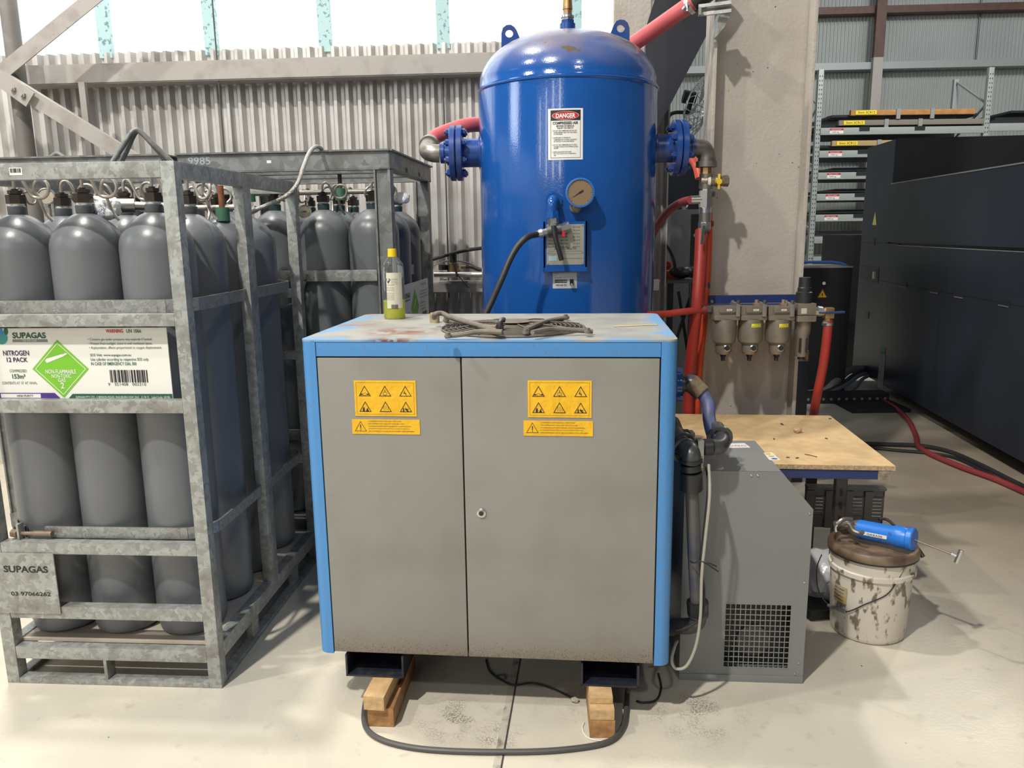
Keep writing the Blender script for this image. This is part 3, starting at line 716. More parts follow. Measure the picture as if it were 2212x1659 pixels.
for j in range(3):
    for i in range(4):
        if (j > 0 and i == 3): continue
        P = RM @ Vector((-.125-.229*i, .155+.245*j, .033)); lb = 'grey gas cylinder, rear cage, %s row, %s' % (rows[j], names_c[i]); a = -.4-2.2*(j > 0)+.3*i
        if protoR is None: protoR = make_cylinder(lb, 'cylinders in the rear cage', CYLD, mat('neck_teal', (.03, .06, .065), .4)); protoR.matrix_basis = Matrix.Translation(P) @ Matrix.Rotation(a, 4, 'Z')
        else: dup(protoR, P, a, lb)
for i in range(4):
    P = RM @ Vector((-1.02-.125-.229*i, .155, .033)); dup(protoR, P, .4*i, 'grey gas cylinder of the cage hidden behind the near cage, %s' % ('first from the compressor side', 'second from the compressor side', 'third from the compressor side', 'fourth from the compressor side')[i], 'cylinders in the hidden cage')
c = at(868, 428, 3.62); b_ = tag(crumple(c, .034, (1.1, .8, .8), 8, 'plastic_wrap', None, PLAST, False), 'small crumpled white wrap on the rear cage manifold end behind its post', 'plastic wrap')
rear_cage('dull grey cylinder cage whose top beam shows behind the near cage', -1.02)
# braided hose between the cages
b = B(); b.tube([at(*p) for p in ((546, 455, 3.22), (580, 442, 3.2), (620, 422, 3.18), (643, 396, 3.2), (655, 362, 3.25), (668, 330, 3.35), (682, 317, 3.45), (694, 321, 3.55), (698, 332, 3.65))], .0085, n=12)
bh = B(); bh.cyl(at(543, 457, 3.22), at(554, 451, 3.215), .013)
t = thing('braided_hose', 'braided steel hose arching from the near cage up over the rear cage beam', 'hose', at(546, 455, 3.22))
obj('braid', b, mat('braid', (.38, .37, .35), .35, .8, bump=.6, bscale=260), t, True); obj('end_fitting', bh, STEEL, t, True)

# ================================================================== AIR TANK
TX, TY, TR = .262, 3.66, .394
tank = thing('air_receiver', 'tall glossy blue compressed air tank with domed top and danger sign, behind the compressor', 'air tank', (TX, TY, 0))
DUST = mat('tank_dome_blue', (.008, .075, .33), .2, 0, coat=.3, bump=.05, bscale=170)
def dome_dust():
    nt = TBLUE.node_tree; N = nt.nodes; L = nt.links; b = N['Principled BSDF']; old = b.inputs['Base Color'].links[0].from_socket
    g = N.new('ShaderNodeNewGeometry'); tc = N.new('ShaderNodeTexCoord'); s = N.new('ShaderNodeSeparateXYZ'); L.new(tc.outputs['Object'], s.inputs[0])
    r = N.new('ShaderNodeMapRange'); r.inputs[1].default_value = 2.13; r.inputs[2].default_value = 2.28; L.new(s.outputs['Z'], r.inputs[0])
    n = N.new('ShaderNodeTexNoise'); n.inputs['Scale'].default_value = 7; n.inputs['Detail'].default_value = 8; L.new(tc.outputs['Object'], n.inputs['Vector'])
    n2 = N.new('ShaderNodeTexNoise'); n2.inputs['Scale'].default_value = 13; n2.inputs['Detail'].default_value = 2; L.new(tc.outputs['Object'], n2.inputs['Vector'])
    ma = N.new('ShaderNodeMath'); ma.operation = 'MULTIPLY_ADD'; L.new(n.outputs['Fac'], ma.inputs[0]); ma.inputs[1].default_value = 1.5; ma.inputs[2].default_value = -.22
    mm = N.new('ShaderNodeMath'); mm.operation = 'MULTIPLY'; mm.use_clamp = True; L.new(r.outputs[0], mm.inputs[0]); L.new(ma.outputs[0], mm.inputs[1])
    mx = N.new('ShaderNodeMix'); mx.data_type = 'RGBA'; L.new(mm.outputs[0], mx.inputs[0]); L.new(old, mx.inputs[6]); mx.inputs[7].default_value = (.26, .20, .15, 1)
    cw = N.new('ShaderNodeMapRange'); cw.inputs[3].default_value = .4; cw.inputs[4].default_value = 0; L.new(mm.outputs[0], cw.inputs[0]); L.new(cw.outputs[0], b.inputs['Coat Weight'])
    cr_ = N.new('ShaderNodeMapRange'); cr_.inputs[3].default_value = .11; cr_.inputs[4].default_value = .65; L.new(mm.outputs[0], cr_.inputs[0]); L.new(cr_.outputs[0], b.inputs['Roughness'])
    r2 = N.new('ShaderNodeMapRange'); r2.inputs[1].default_value = .61; r2.inputs[2].default_value = .64; L.new(n2.outputs['Fac'], r2.inputs[0])
    r3 = N.new('ShaderNodeMapRange'); r3.inputs[1].default_value = 2.14; r3.inputs[2].default_value = 2.2; L.new(s.outputs['Z'], r3.inputs[0])
    m3 = N.new('ShaderNodeMath'); m3.operation = 'MULTIPLY'; L.new(r2.outputs[0], m3.inputs[0]); L.new(r3.outputs[0], m3.inputs[1])
    mx2 = N.new('ShaderNodeMix'); mx2.data_type = 'RGBA'; L.new(m3.outputs[0], mx2.inputs[0]); L.new(mx.outputs[2], mx2.inputs[6]); mx2.inputs[7].default_value = (.12, .09, .07, 1)
    L.new(mx2.outputs[2], b.inputs['Base Color'])
dome_dust()
prof = [(0, .30), (.2, .315), (.33, .36), (TR, .46), (TR, 2.096), (TR-.001, 2.10), (TR+.0015, 2.105), (TR-.003, 2.112)]
for k in range(1, 15):
    t = k/14*math.pi/2; prof.append(((TR-.003)*math.cos(t)**.82 if k < 14 else 0, 2.115+.225*math.sin(t)))
obj('shell', B().lathe(prof, n=128), TBLUE, tank, sharp=60)
b = B(); b.lathe([(TR-.002, 2.088), (TR+.004, 2.094), (TR+.005, 2.100), (TR-.002, 2.106)], n=96); obj('weld_seam', b, TBLUE, tank)
for a_ in (45, 135, 225, 315):
    x, y = .33*math.cos(math.radians(a_)), .33*math.sin(math.radians(a_)); b = B(); b.b2((x-.03, y-.03, .012), (x+.03, y+.03, .42)); b.b2((x-.06, y-.06, 0), (x+.06, y+.06, .012)); obj('leg', b, LBLUE, tank)
# lifting lugs
def lug(px):
    s_ = -1 if px < 1200 else 1
    if s_ < 0: pts = [(1083, 112), (1083, 72), (1086, 60), (1094, 54), (1103, 53), (1111, 58), (1116, 65), (1127, 92), (1127, 112)]; hc = (1100, 72)
    else: pts = [(1360, 112), (1360, 60), (1356, 49), (1349, 43), (1340, 42), (1332, 45), (1326, 54), (1314, 84), (1314, 112)]; hc = (1341, 61)
    P = [at(x, y, TY) for x, y in pts]; hcp = at(*hc, TY); n = 20
    b = B(); vs = [b.bm.verts.new(p) for p in P]; es = [b.bm.edges.new((vs[i], vs[(i+1) % len(vs)])) for i in range(len(vs))]
    hs = [b.bm.verts.new(hcp+Vector((math.cos(2*math.pi*i/n), 0, math.sin(2*math.pi*i/n)))*.017) for i in range(n)]; es += [b.bm.edges.new((hs[i], hs[(i+1) % n])) for i in range(n)]
    bmesh.ops.triangle_fill(b.bm, edges=es, use_beauty=True)
    r_ = bmesh.ops.extrude_face_region(b.bm, geom=b.bm.faces[:]); bmesh.ops.translate(b.bm, vec=(0, .016, 0), verts=[v for v in r_['geom'] if isinstance(v, bmesh.types.BMVert)])
    obj('lifting_lug', b, LBLUE, tank, True)
lug(1100); lug(1340)
# top valve
b = B(); b.cyl((0, 0, 2.325), (0, 0, 2.382), .034); b.hexn((0, 0, 2.382), (0, 0, 2.396), .031); obj('top_socket', b, LBLUE, tank)
b = B(); b.hexn((0, 0, 2.396), (0, 0, 2.408), .027); b.cyl((0, 0, 2.406), (0, 0, 2.414), .029); b.hexn((0, 0, 2.414), (0, 0, 2.424), .022); obj('valve_nut', b, STEEL, tank)
b = B(); b.cyl((0, 0, 2.424), (0, 0, 2.44), .019); b.cyl((0, 0, 2.44), (0, 0, 2.505), .022, .018); b.cyl((0, 0, 2.505), (0, 0, 2.56), .012); b.cyl((0, 0, 2.512), (0, 0, 2.52), .022); obj('safety_valve', b, BRASS, tank)
# nozzles with flanges
for s_, c in ((-1, at(990, 331, TY)), (1, at(1455, 320, TY))):
    z = c.z; y = 0
    b = B(); x0 = TR*.9*s_; b.cyl((x0, 0, z), (s_*(TR+.095), 0, z), .062, n=32); b.lathe([(.085, 0), (.085, .006), (.064, .012)], (s_*(TR-.008), 0, z), (s_, 0, 0), 32); obj('nozzle', b, LBLUE, tank)
    b = B(); xa = s_*(TR+.075)
    for k in range(2):
        xb = xa+s_*(.030*k); b.lathe([(0, 0), (.118, 0), (.121, .003), (.121, .023), (.118, .026), (0, .026)], (xb, 0, z), (s_, 0, 0), 48)
    obj('flange', b, LBLUE, tank)
    for k in range(8):
        a_ = math.radians(22.5+45*k); y_, z_ = .095*math.cos(a_), z+.095*math.sin(a_); b = B(); b.hexn((xa-s_*.014, y_, z_), (xa+s_*.07, y_, z_), .015); b.cyl((xa-s_*.020, y_, z_), (xa+s_*.078, y_, z_), .008, n=8); obj('flange_bolt', b, LBLUE, tank)
    b = B(); b.cyl((xa+s_*.056, 0, z), (xa+s_*.085, 0, z), .036); b.cyl((xa+s_*.083, 0, z), (xa+s_*.100, 0, z), .044); obj('coupling', b, LBLUE, tank)
    xc = xa+s_*(.105 if s_ < 0 else .092)
    b = B()
    if s_ < 0:
        b.tube([(xc, 0, z), (xc-.03, 0, z+.002), (xc-.052, .02, z+.012), (xc-.055, .05, z+.028), (xc-.05, .085, z+.045)], .040, n=20); b.cyl((xc-.053, .07, z+.04), (xc-.05, .095, z+.05), .046)
        obj('elbow', b, mat('cast_elbow', (.30, .28, .25), .4, .7, dirt=(.1, .09, .08), dscale=12, damt=.6), tank)
        b = B(); b.tube([(xc-.05, .085, z+.045), (xc-.03, .13, z+.085), (xc+.04, .17, z+.12), (xc+.12, .2, z+.145), (xc+.25, .3, z+.17), (xc+.5, .5, z+.26)], .034, n=18); obj('red_hose', b, REDP, tank)
    else:
        b.tube([(xc, 0, z), (xc+.02, 0, z), (xc+.05, 0, z-.006), (xc+.066, 0, z-.035), (xc+.066, 0, z-.07)], .038, n=20); b.cyl((xc+.066, 0, z-.06), (xc+.066, 0, z-.085), .048); obj('elbow', b, mat('cast_elbow_dark', (.20, .185, .17), .42, .6, dirt=(.06, .055, .05), dscale=12, damt=.6), tank)
        EX, EZ = TX+xc+.066, z-.08
# pressure gauge
def tq(px, py, off=0.0):          # point on the tank's front surface
    r = ray(px, py); lo = 2.5
    o = O-Vector((TX, TY, 0)); a_ = r.x**2+r.y**2; b_ = 2*(o.x*r.x+o.y*r.y); c_ = o.x**2+o.y**2-(TR+off)**2
    t_ = (-b_-math.sqrt(b_*b_-4*a_*c_))/(2*a_); return O+r*t_
G = tq(1253, 416, .06); gauge(tank, G, (-.03, -1, 0), .0535, True, cas=mat('gauge_blue', (.03, .12, .38), .3), dial=mat('dial_brown', (.20, .14, .08), .35), ang=.55)
b = B(); q = tq(1243, 447, 0); b.tube([G+Vector((0, .03, -.02)), G+Vector((-.01, .03, -.065)), q+Vector((0, .01, 0))], .014); b.cyl(q+Vector((0, .02, 0)), q+Vector((0, -.012, 0)), .024); obj('gauge_stem', b, DUSTM, tank, True)
# small outlet elbow, ball valve and black hose
e = tq(1196, 434, 0)
b = B(); b.cyl(e+Vector((0, .02, 0)), e+Vector((0, -.015, 0)), .033); b.tube([e, e+Vector((-.004, -.04, .002)), e+Vector((-.008, -.058, -.01)), e+Vector((-.009, -.06, -.04)), e+Vector((-.008, -.06, -.07))], .021); b.hexn(e+Vector((-.008, -.06, -.04)), e+Vector((-.008, -.06, -.07)), .026); obj('outlet_elbow', b, TBLUE, tank, True)
v0 = e+Vector((-.006, -.062, -.07)); v1 = tq(1203, 495, .06)
b = B(); b.cyl(v0, v0+Vector((.002, 0, -.06)), .019); b.cyl(v0+Vector((0, -.0, -.03)), v0+Vector((0, -.035, -.03)), .010); b.hexn(v0+Vector((0, 0, 0)), v0+Vector((.001, 0, -.02)), .023); obj('ball_valve', b, STEEL, tank, True)
b = B(); w0 = v0+Vector((.0, -.035, -.03)); b.tube([w0, w0+Vector((.008, -.006, -.05)), w0+Vector((.022, -.008, -.10)), w0+Vector((.032, -.006, -.135))], .010, n=8); obj('valve_lever', b, BLACK, tank, True)
tee = at(1200, 498, v0.y); b = B(); b.cyl(at(1182, 500, v0.y), at(1212, 494, v0.y), .021); b.cyl(v0+Vector((.002, 0, -.05)), tee, .02); obj('tee_block', b, DSTEEL, tank, True)
b = B(); b.hexn(at(1212, 494, v0.y), at(1230, 489, v0.y), .019); obj('end_cap', b, STEEL, tank, True)
b = B(); b.hexn(at(1158, 507, v0.y), at(1184, 500, v0.y), .014); b.cyl(at(1165, 505, v0.y), at(1172, 503, v0.y), .018); obj('hose_fitting', b, STEEL, tank, True)
b = B(); b.b2((-.006, -.006, -.022), (.006, .006, 0)); bmesh.ops.translate(b.bm, vec=at(1217, 499, v0.y-.01), verts=b.bm.verts[:]); obj('red_tab', b, WARNR, tank, True)
b = B(); b.tube([at(*p) for p in ((1160, 506, v0.y), (1140, 512, 3.14), (1120, 530, 3.12), (1102, 560, 3.10), (1085, 600, 3.08), (1065, 645, 3.07), (1045, 690, 3.06), (1030, 740, 3.06))], .0125, n=14)
tag(obj('air_hose', b, BLACKR), 'black rubber hose curving down from the tank valve behind the compressor', 'hose')
# curved prints on the tank
def on_tank(px, py): 
    P = tq(px, py); return (math.atan2(P.x-TX, -(P.y-TY))*TR, P.z)
def tfn(u, v, h): 
    a_ = u/TR; return (math.sin(a_)*(TR+.0012+h), -math.cos(a_)*(TR+.0012+h), v)
def tr_(x0, y0, x1, y1): 
    a = on_tank(x0, (y0+y1)/2); c = on_tank(x1, (y0+y1)/2); return (a[0], on_tank((x0+x1)/2, y1)[1], c[0], on_tank((x0+x1)/2, y0)[1])
S0 = on_tank(1183.5, 289); S1 = on_tank(1259.5, 289)
def srect(x0, y0, x1, y1): return tr_(x0, y0, x1, y1)
b = B(); r = srect(1184, 234, 1259, 345); n = 12
for i in range(n):
    ua, ub = r[0]+(r[2]-r[0])*i/n, r[0]+(r[2]-r[0])*(i+1)/n
    b.face([tfn(ua, r[1], 0), tfn(ub, r[1], 0), tfn(ub, r[3], 0), tfn(ua, r[3], 0)])
sign = obj('danger_sign', b, WHT, tank)
dc = Decal(tfn, .0005)
r = srect(1190, 238, 1253.5, 260)
dc.rect('black_print', INK, *r, 1, nx=8)
fr = srect(1189.5, 237.5, 1254, 341)
for (a0, b0, a1, b1) in ((fr[0], fr[1], fr[2], fr[1]+.0015), (fr[0], fr[3]-.0015, fr[2], fr[3])): dc.rect('black_print', INK, a0, b0, a1, b1, 1, nx=8)
dc.rect('black_print', INK, fr[0], fr[1], fr[0]+.0015, fr[3], 1); dc.rect('black_print', INK, fr[2]-.0015, fr[1], fr[2], fr[3], 1)
ec = on_tank(1221.5, 249.5); dc.poly('white_print', WHT, circ(ec[0], ec[1], (r[2]-r[0])*.455, 36, (r[3]-r[1])*.42), 2.4); dc.poly('red_oval', WARNR, circ(ec[0], ec[1], (r[2]-r[0])*.44, 36, (r[3]-r[1])*.39), 3.4)
dc.text('white_lettering', WHT, 'DANGER', *srect(1201, 245, 1243, 255), h=5, bold=.035)
dc.text('black_lettering', INK, 'COMPRESSED AIR', *srect(1194, 262.5, 1249, 268.5), h=2, bold=.03)
dc.text('black_lettering', INK, 'BEWARE OF SERIOUS', *srect(1202, 270, 1240, 274), h=2, bold=.02); dc.text('black_lettering', INK, 'INJURY OR DEATH', *srect(1204, 275, 1238, 279), h=2, bold=.02)
yy = 281
for blk in ((('1. DO NOT USE COMPRESSED AIR FOR ANY', 53), ('OTHER PURPOSE THAN THAT FOR WHICH', 50), ('IT IS PROVIDED', 19)), (('2. NEVER DIRECT A STREAM OF', 39), ('COMPRESSED AIR TOWARDS YOUR BODY', 50), ('OR THE BODY OF ANOTHER PERSON', 44)), (('3. DO NOT USE COMPRESSED AIR TO COOL', 53), ('YOURSELF OR BLOW DUST FROM CLOTHES', 52), ('OR HAIR', 10)), (('4. NEVER INDULGE IN SO-CALLED', 41), ('PRACTICAL JOKES WITH COMPRESSED', 48), ('AIR', 5))):
    for k, (t_, wd) in enumerate(blk):
        x0 = 1193 if k == 0 else 1196
        dc.text('black_lettering', INK, t_, *srect(x0, yy, x0+wd, yy+2.6), h=2, bold=.012); yy += 3.9
    yy += 3.6
dc.done(sign)
# name plate on its bracket
npc = tq(1221, 530, .03)
b = B(); b.b2((-.088, .0, -.095), (.088, .006, .095)); b.b2((-.088, 0, -.095), (-.082, .05, .095)); b.b2((.082, 0, -.095), (.088, .05, .095)); b.b2((-.09, -.004, -.105), (.09, .05, -.088))
bmesh.ops.transform(b.bm, matrix=Matrix.Translation(npc), verts=b.bm.verts[:]); br = obj('plate_bracket', b, TBLUE, tank, True)
def npf(u, v, h): return Vector((npc.x-TX+u, npc.y-TY-.001-h, npc.z+v))
dc = Decal(npf, .0006); dc.rect('name_plate', PALE, -.076, -.078, .076, .084, 1)
rr = random.Random(2)
for k in range(7): 
    z = .07-.013*k
    for q in range(3): dc.text('plate_print', INK, ('SERIAL NO', 'DESIGN PRESS', 'TEST DATE')[q], -.07+.05*q, z, -.04+.05*q, z+.0045, 2)
dc.text('plate_print', INK, 'Z.K.P.V.CO.,LTD', -.045, -.018, .045, -.008, 2, .01); dc.rect('plate_print', INK, -.07, -.024, .07, -.0235, 2); dc.rect('plate_print', INK, -.07, -.034, .07, -.0335, 2)
dc.text('plate_print', INK, 'www.pressurevesseltesting.com', -.03, -.055, .07, -.05, 2); dc.rect('blue_print', mat('pale_blue_print', (.3, .45, .5), .5), -.068, -.062, -.035, -.042, 2)
for sx in (-.07, .07):
    for sz in (.078, -.030, -.074): dc.poly('rivet', STEEL, circ(sx, sz, .003, 8), 3)
dc.done(br)
b = B(); r = tr_(1194, 588, 1246, 623)
for i in range(6):
    ua, ub = r[0]+(r[2]-r[0])*i/6, r[0]+(r[2]-r[0])*(i+1)/6; b.face([tfn(ua, r[1], 0), tfn(ub, r[1], 0), tfn(ub, r[3], 0), tfn(ua, r[3], 0)])
lb = obj('test_label', b, mat('label_silver', (.5, .5, .5), .35, .2), tank); dc = Decal(tfn, .0005)
dc.text('print', INK, 'INSPECTED', *tr_(1197, 590, 1207, 592), h=1); dc.text('print', INK, 'DUE', *tr_(1197, 594, 1202, 596), h=1); dc.text('print', INK, 'SAFETY VALVE SIZE', *tr_(1197, 599, 1213, 601), h=1)
dc.rect('print', INK, *tr_(1199, 604, 1225, 611), 1, 3); dc.text('white_print', WHT, 'AIR RECEIVER TESTING', *tr_(1200, 606, 1224, 609), h=2.5); dc.text('print', INK, '0450 602 720', *tr_(1201, 614, 1224, 618), h=1, bold=.02); dc.rect('print', INK, *tr_(1231, 603, 1239, 616), 1); dc.poly('white_print', WHT, circ(*on_tank(1235, 614), .004, 12), 2.5); dc.done(lb)

# ================================================================== COMPRESSOR CABINET
CX, CY, CA, CW, CD_, CZ0, CZ1 = -.6242, 2.2926, -.0969, 1.099, .721, .19, 1.194
comp = thing('air_compressor', 'large blue and grey screw compressor cabinet standing on timber blocks', 'compressor', (CX, CY, 0), CA)
CMX = Matrix.Translation((CX, CY, 0)) @ Matrix.Rotation(CA, 4, 'Z'); CMI = CMX.inverted()
def cf(px, py, off=0):
    P = hitp(px, py, CMX @ Vector((0, -off, 0)), CA); q = CMI @ P; return (q.x, q.z)
def ct(px, py, z): q = CMI @ gz(px, py, z); return Vector((q.x, q.y, z))
def rounded(x0, x1, y0, y1, r, n=6):
    pts = []
    for cx, cy_, a0 in ((x1-r, y1-r, 0), (x0+r, y1-r, 90), (x0+r, y0+r, 180), (x1-r, y0+r, 270)):
        for k in range(n+1): t = math.radians(a0+90*k/n); pts.append((cx+r*math.cos(t), cy_+r*math.sin(t)))
    return pts
PT = .047
# corner posts with a rounded outer face
for sx in (0, 1):
    for sy in (0, 1):
        R = .032; x0, x1 = (0, PT) if sx == 0 else (CW-PT, CW); y0, y1 = (0, PT) if sy == 0 else (CD_-PT, CD_)
        cx_, cy_ = (R if sx == 0 else CW-R), (R if sy == 0 else CD_-R)
        pts = []
        a0 = {(0, 0): 180, (1, 0): 270, (1, 1): 0, (0, 1): 90}[(sx, sy)]
        for k in range(9): t = math.radians(a0+90*k/8); pts.append((cx_+R*math.cos(t), cy_+R*math.sin(t)))
        if (sx, sy) == (0, 0): pts += [(x1, 0), (x1, y1), (0, y1)]
        elif (sx, sy) == (1, 0): pts += [(CW, y1), (x0, y1), (x0, 0)]
        elif (sx, sy) == (1, 1): pts += [(x0, CD_), (x0, y0), (CW, y0)]
        else: pts += [(0, y0), (x1, y0), (x1, CD_)]
        obj('corner_post', B().prism(pts, (0, 0, CZ0), (1, 0, 0), (0, 1, 0), CZ1-CZ0-.004), PBLUE, comp, sharp=50)
zb = cf(1050, 771)[1]
ob = B(); ob.b2((PT+.001, .002, zb), (CW-PT-.001, .02, CZ1-.002), .002); obj('top_band', ob, PBLUE, comp)
def topmat():
    M = mat('top_panel_worn', (.40, .40, .36), .5, bump=.04, bscale=200); nt = M.node_tree; N = nt.nodes; L = nt.links; b = N['Principled BSDF']; tc = N.new('ShaderNodeTexCoord')
    s = N.new('ShaderNodeSeparateXYZ'); L.new(tc.outputs['Object'], s.inputs[0])
    def mth(op, a, c=None):
        q = N.new('ShaderNodeMath'); q.operation = op
        for i, v in enumerate((a, c)):
            if v is None: continue
            if isinstance(v, (int, float)): q.inputs[i].default_value = v
            else: L.new(v, q.inputs[i])
        return q.outputs[0]
    def noise(sc, det=8):
        n = N.new('ShaderNodeTexNoise'); n.inputs['Scale'].default_value = sc; n.inputs['Detail'].default_value = det; L.new(tc.outputs['Object'], n.inputs['Vector']); return n.outputs['Fac']
    def rng(f, a, c):
        r = N.new('ShaderNodeMapRange'); r.interpolation_type = 'SMOOTHSTEP'; r.inputs[1].default_value = a; r.inputs[2].default_value = c; L.new(f, r.inputs[0]); return r.outputs[0]
    def mix(f, a, c):
        mx = N.new('ShaderNodeMix'); mx.data_type = 'RGBA'; L.new(f, mx.inputs[0])
        for s_, v in ((6, a), (7, c)):
            if isinstance(v, tuple): mx.inputs[s_].default_value = (*v, 1)
            else: L.new(v, mx.inputs[s_])
        return mx.outputs[2]
    # distance to the nearest edge -> bare blue shows near edges
    ex = mth('MINIMUM', s.outputs['X'], mth('SUBTRACT', CW, s.outputs['X'])); e = mth('MINIMUM', ex, mth('MULTIPLY', s.outputs['Y'], 1.6))
    e = mth('ADD', e, mth('MULTIPLY', mth('SUBTRACT', noise(5), .5), .45))
    c = mix(rng(noise(9), .35, .65), (.36, .355, .32), (.28, .285, .27))
    c = mix(rng(e, -.01, .06), (.17, .33, .56), c)
    def blob(p, r0, r1, sc=14, lo=.42, hi=.5, ky=1.0):
        d = N.new('ShaderNodeVectorMath'); d.operation = 'DISTANCE'; L.new(tc.outputs['Object'], d.inputs[0]); d.inputs[1].default_value = p
        f = mth('SUBTRACT', 1.0, rng(d.outputs['Value'], r0, r1)); return mth('MULTIPLY', f, rng(noise(sc), lo, hi))
    c = mix(blob(ct(870, 716, CZ1), .02, .16), c, (.23, .10, .065)); c = mix(blob(ct(775, 700, CZ1), .02, .12, 12, .45, .55), c, (.30, .20, .16))
    c = mix(blob(ct(840, 735, CZ1), .01, .10, 22, .45, .5), c, (.15, .055, .03))
    L.new(c, b.inputs['Base Color']); return M
TOPM = topmat()
tb = B(); tb.prism(rounded(.0, CW, .0, CD_, .03), (0, 0, CZ1-.006), (1, 0, 0), (0, 1, 0), .006)
obj('top_panel', tb, TOPM, comp)
# side / rear panels, base
obj('side_panel', B().b2((.008, PT, CZ0), (.018, CD_-PT, CZ1-.006)), PBLUE, comp); obj('side_panel', B().b2((CW-.018, PT, CZ0), (CW-.008, CD_-PT, CZ1-.006)), PBLUE, comp)
obj('rear_panel', B().b2((PT, CD_-.02, CZ0), (CW-PT, CD_-.01, CZ1-.006)), PBLUE, comp)
obj('base_tray', B().b2((.03, .022, CZ0-.004), (CW-.03, CD_-.02, CZ0+.02)), DSTEEL, comp)
obj('inner_frame', B().b2((PT, .022, CZ0+.02), (CW-PT, .03, CZ1-.01)), BLACK, comp)
# doors with soot specks at the foot
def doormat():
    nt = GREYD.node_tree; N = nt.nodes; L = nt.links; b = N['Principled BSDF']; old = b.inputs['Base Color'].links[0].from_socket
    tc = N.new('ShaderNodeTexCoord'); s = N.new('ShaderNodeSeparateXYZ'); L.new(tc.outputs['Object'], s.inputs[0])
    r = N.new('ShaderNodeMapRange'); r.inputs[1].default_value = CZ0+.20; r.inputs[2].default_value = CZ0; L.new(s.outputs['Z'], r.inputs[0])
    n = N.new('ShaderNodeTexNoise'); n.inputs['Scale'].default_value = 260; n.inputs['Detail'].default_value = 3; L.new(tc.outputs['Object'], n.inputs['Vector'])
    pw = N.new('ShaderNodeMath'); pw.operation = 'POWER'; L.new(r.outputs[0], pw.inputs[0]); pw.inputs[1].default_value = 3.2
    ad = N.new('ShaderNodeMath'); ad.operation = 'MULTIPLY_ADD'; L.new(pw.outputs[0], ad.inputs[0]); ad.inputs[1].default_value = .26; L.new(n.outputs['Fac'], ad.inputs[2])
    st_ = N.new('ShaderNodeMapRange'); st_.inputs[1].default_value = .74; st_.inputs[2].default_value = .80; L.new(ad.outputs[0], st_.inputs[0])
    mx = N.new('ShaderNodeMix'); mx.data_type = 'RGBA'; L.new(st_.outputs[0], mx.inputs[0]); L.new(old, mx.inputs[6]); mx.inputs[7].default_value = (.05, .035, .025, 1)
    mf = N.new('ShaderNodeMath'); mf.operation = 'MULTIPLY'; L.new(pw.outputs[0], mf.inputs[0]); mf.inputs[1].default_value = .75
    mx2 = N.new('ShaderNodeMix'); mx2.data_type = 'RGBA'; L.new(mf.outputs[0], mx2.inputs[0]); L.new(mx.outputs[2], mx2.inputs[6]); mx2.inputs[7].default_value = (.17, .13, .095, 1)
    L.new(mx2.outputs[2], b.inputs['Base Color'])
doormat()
us = cf(998, 900)[0]-.002; us = (cf(998, 780)[0]+cf(1010, 1400)[0])/2
dz1 = zb-.004; dz0 = CZ0+.006
for x0, x1 in ((PT+.003, us-.003), (us+.001, CW-PT-.004)):
    obj('door', B().b2((x0, .001, dz0), (x1, .020, dz1), .003), GREYD, comp)
lk = cf(1040, 1108); b = B(); b.lathe([(0, .0), (.0, .006), (.008, .006), (.014, .004), (.015, 0)], (lk[0], .001, lk[1]), (0, -1, 0), 24); lo = obj('door_lock', b, STEEL, comp)
b = B(); b.b2((lk[0]-.006, -.0065, lk[1]-.0012), (lk[0]+.006, -.005, lk[1]+.0012)); b.cyl((lk[0], -.003, lk[1]), (lk[0], -.0063, lk[1]), .0075); obj('key_slot', b, BLACK, lo)
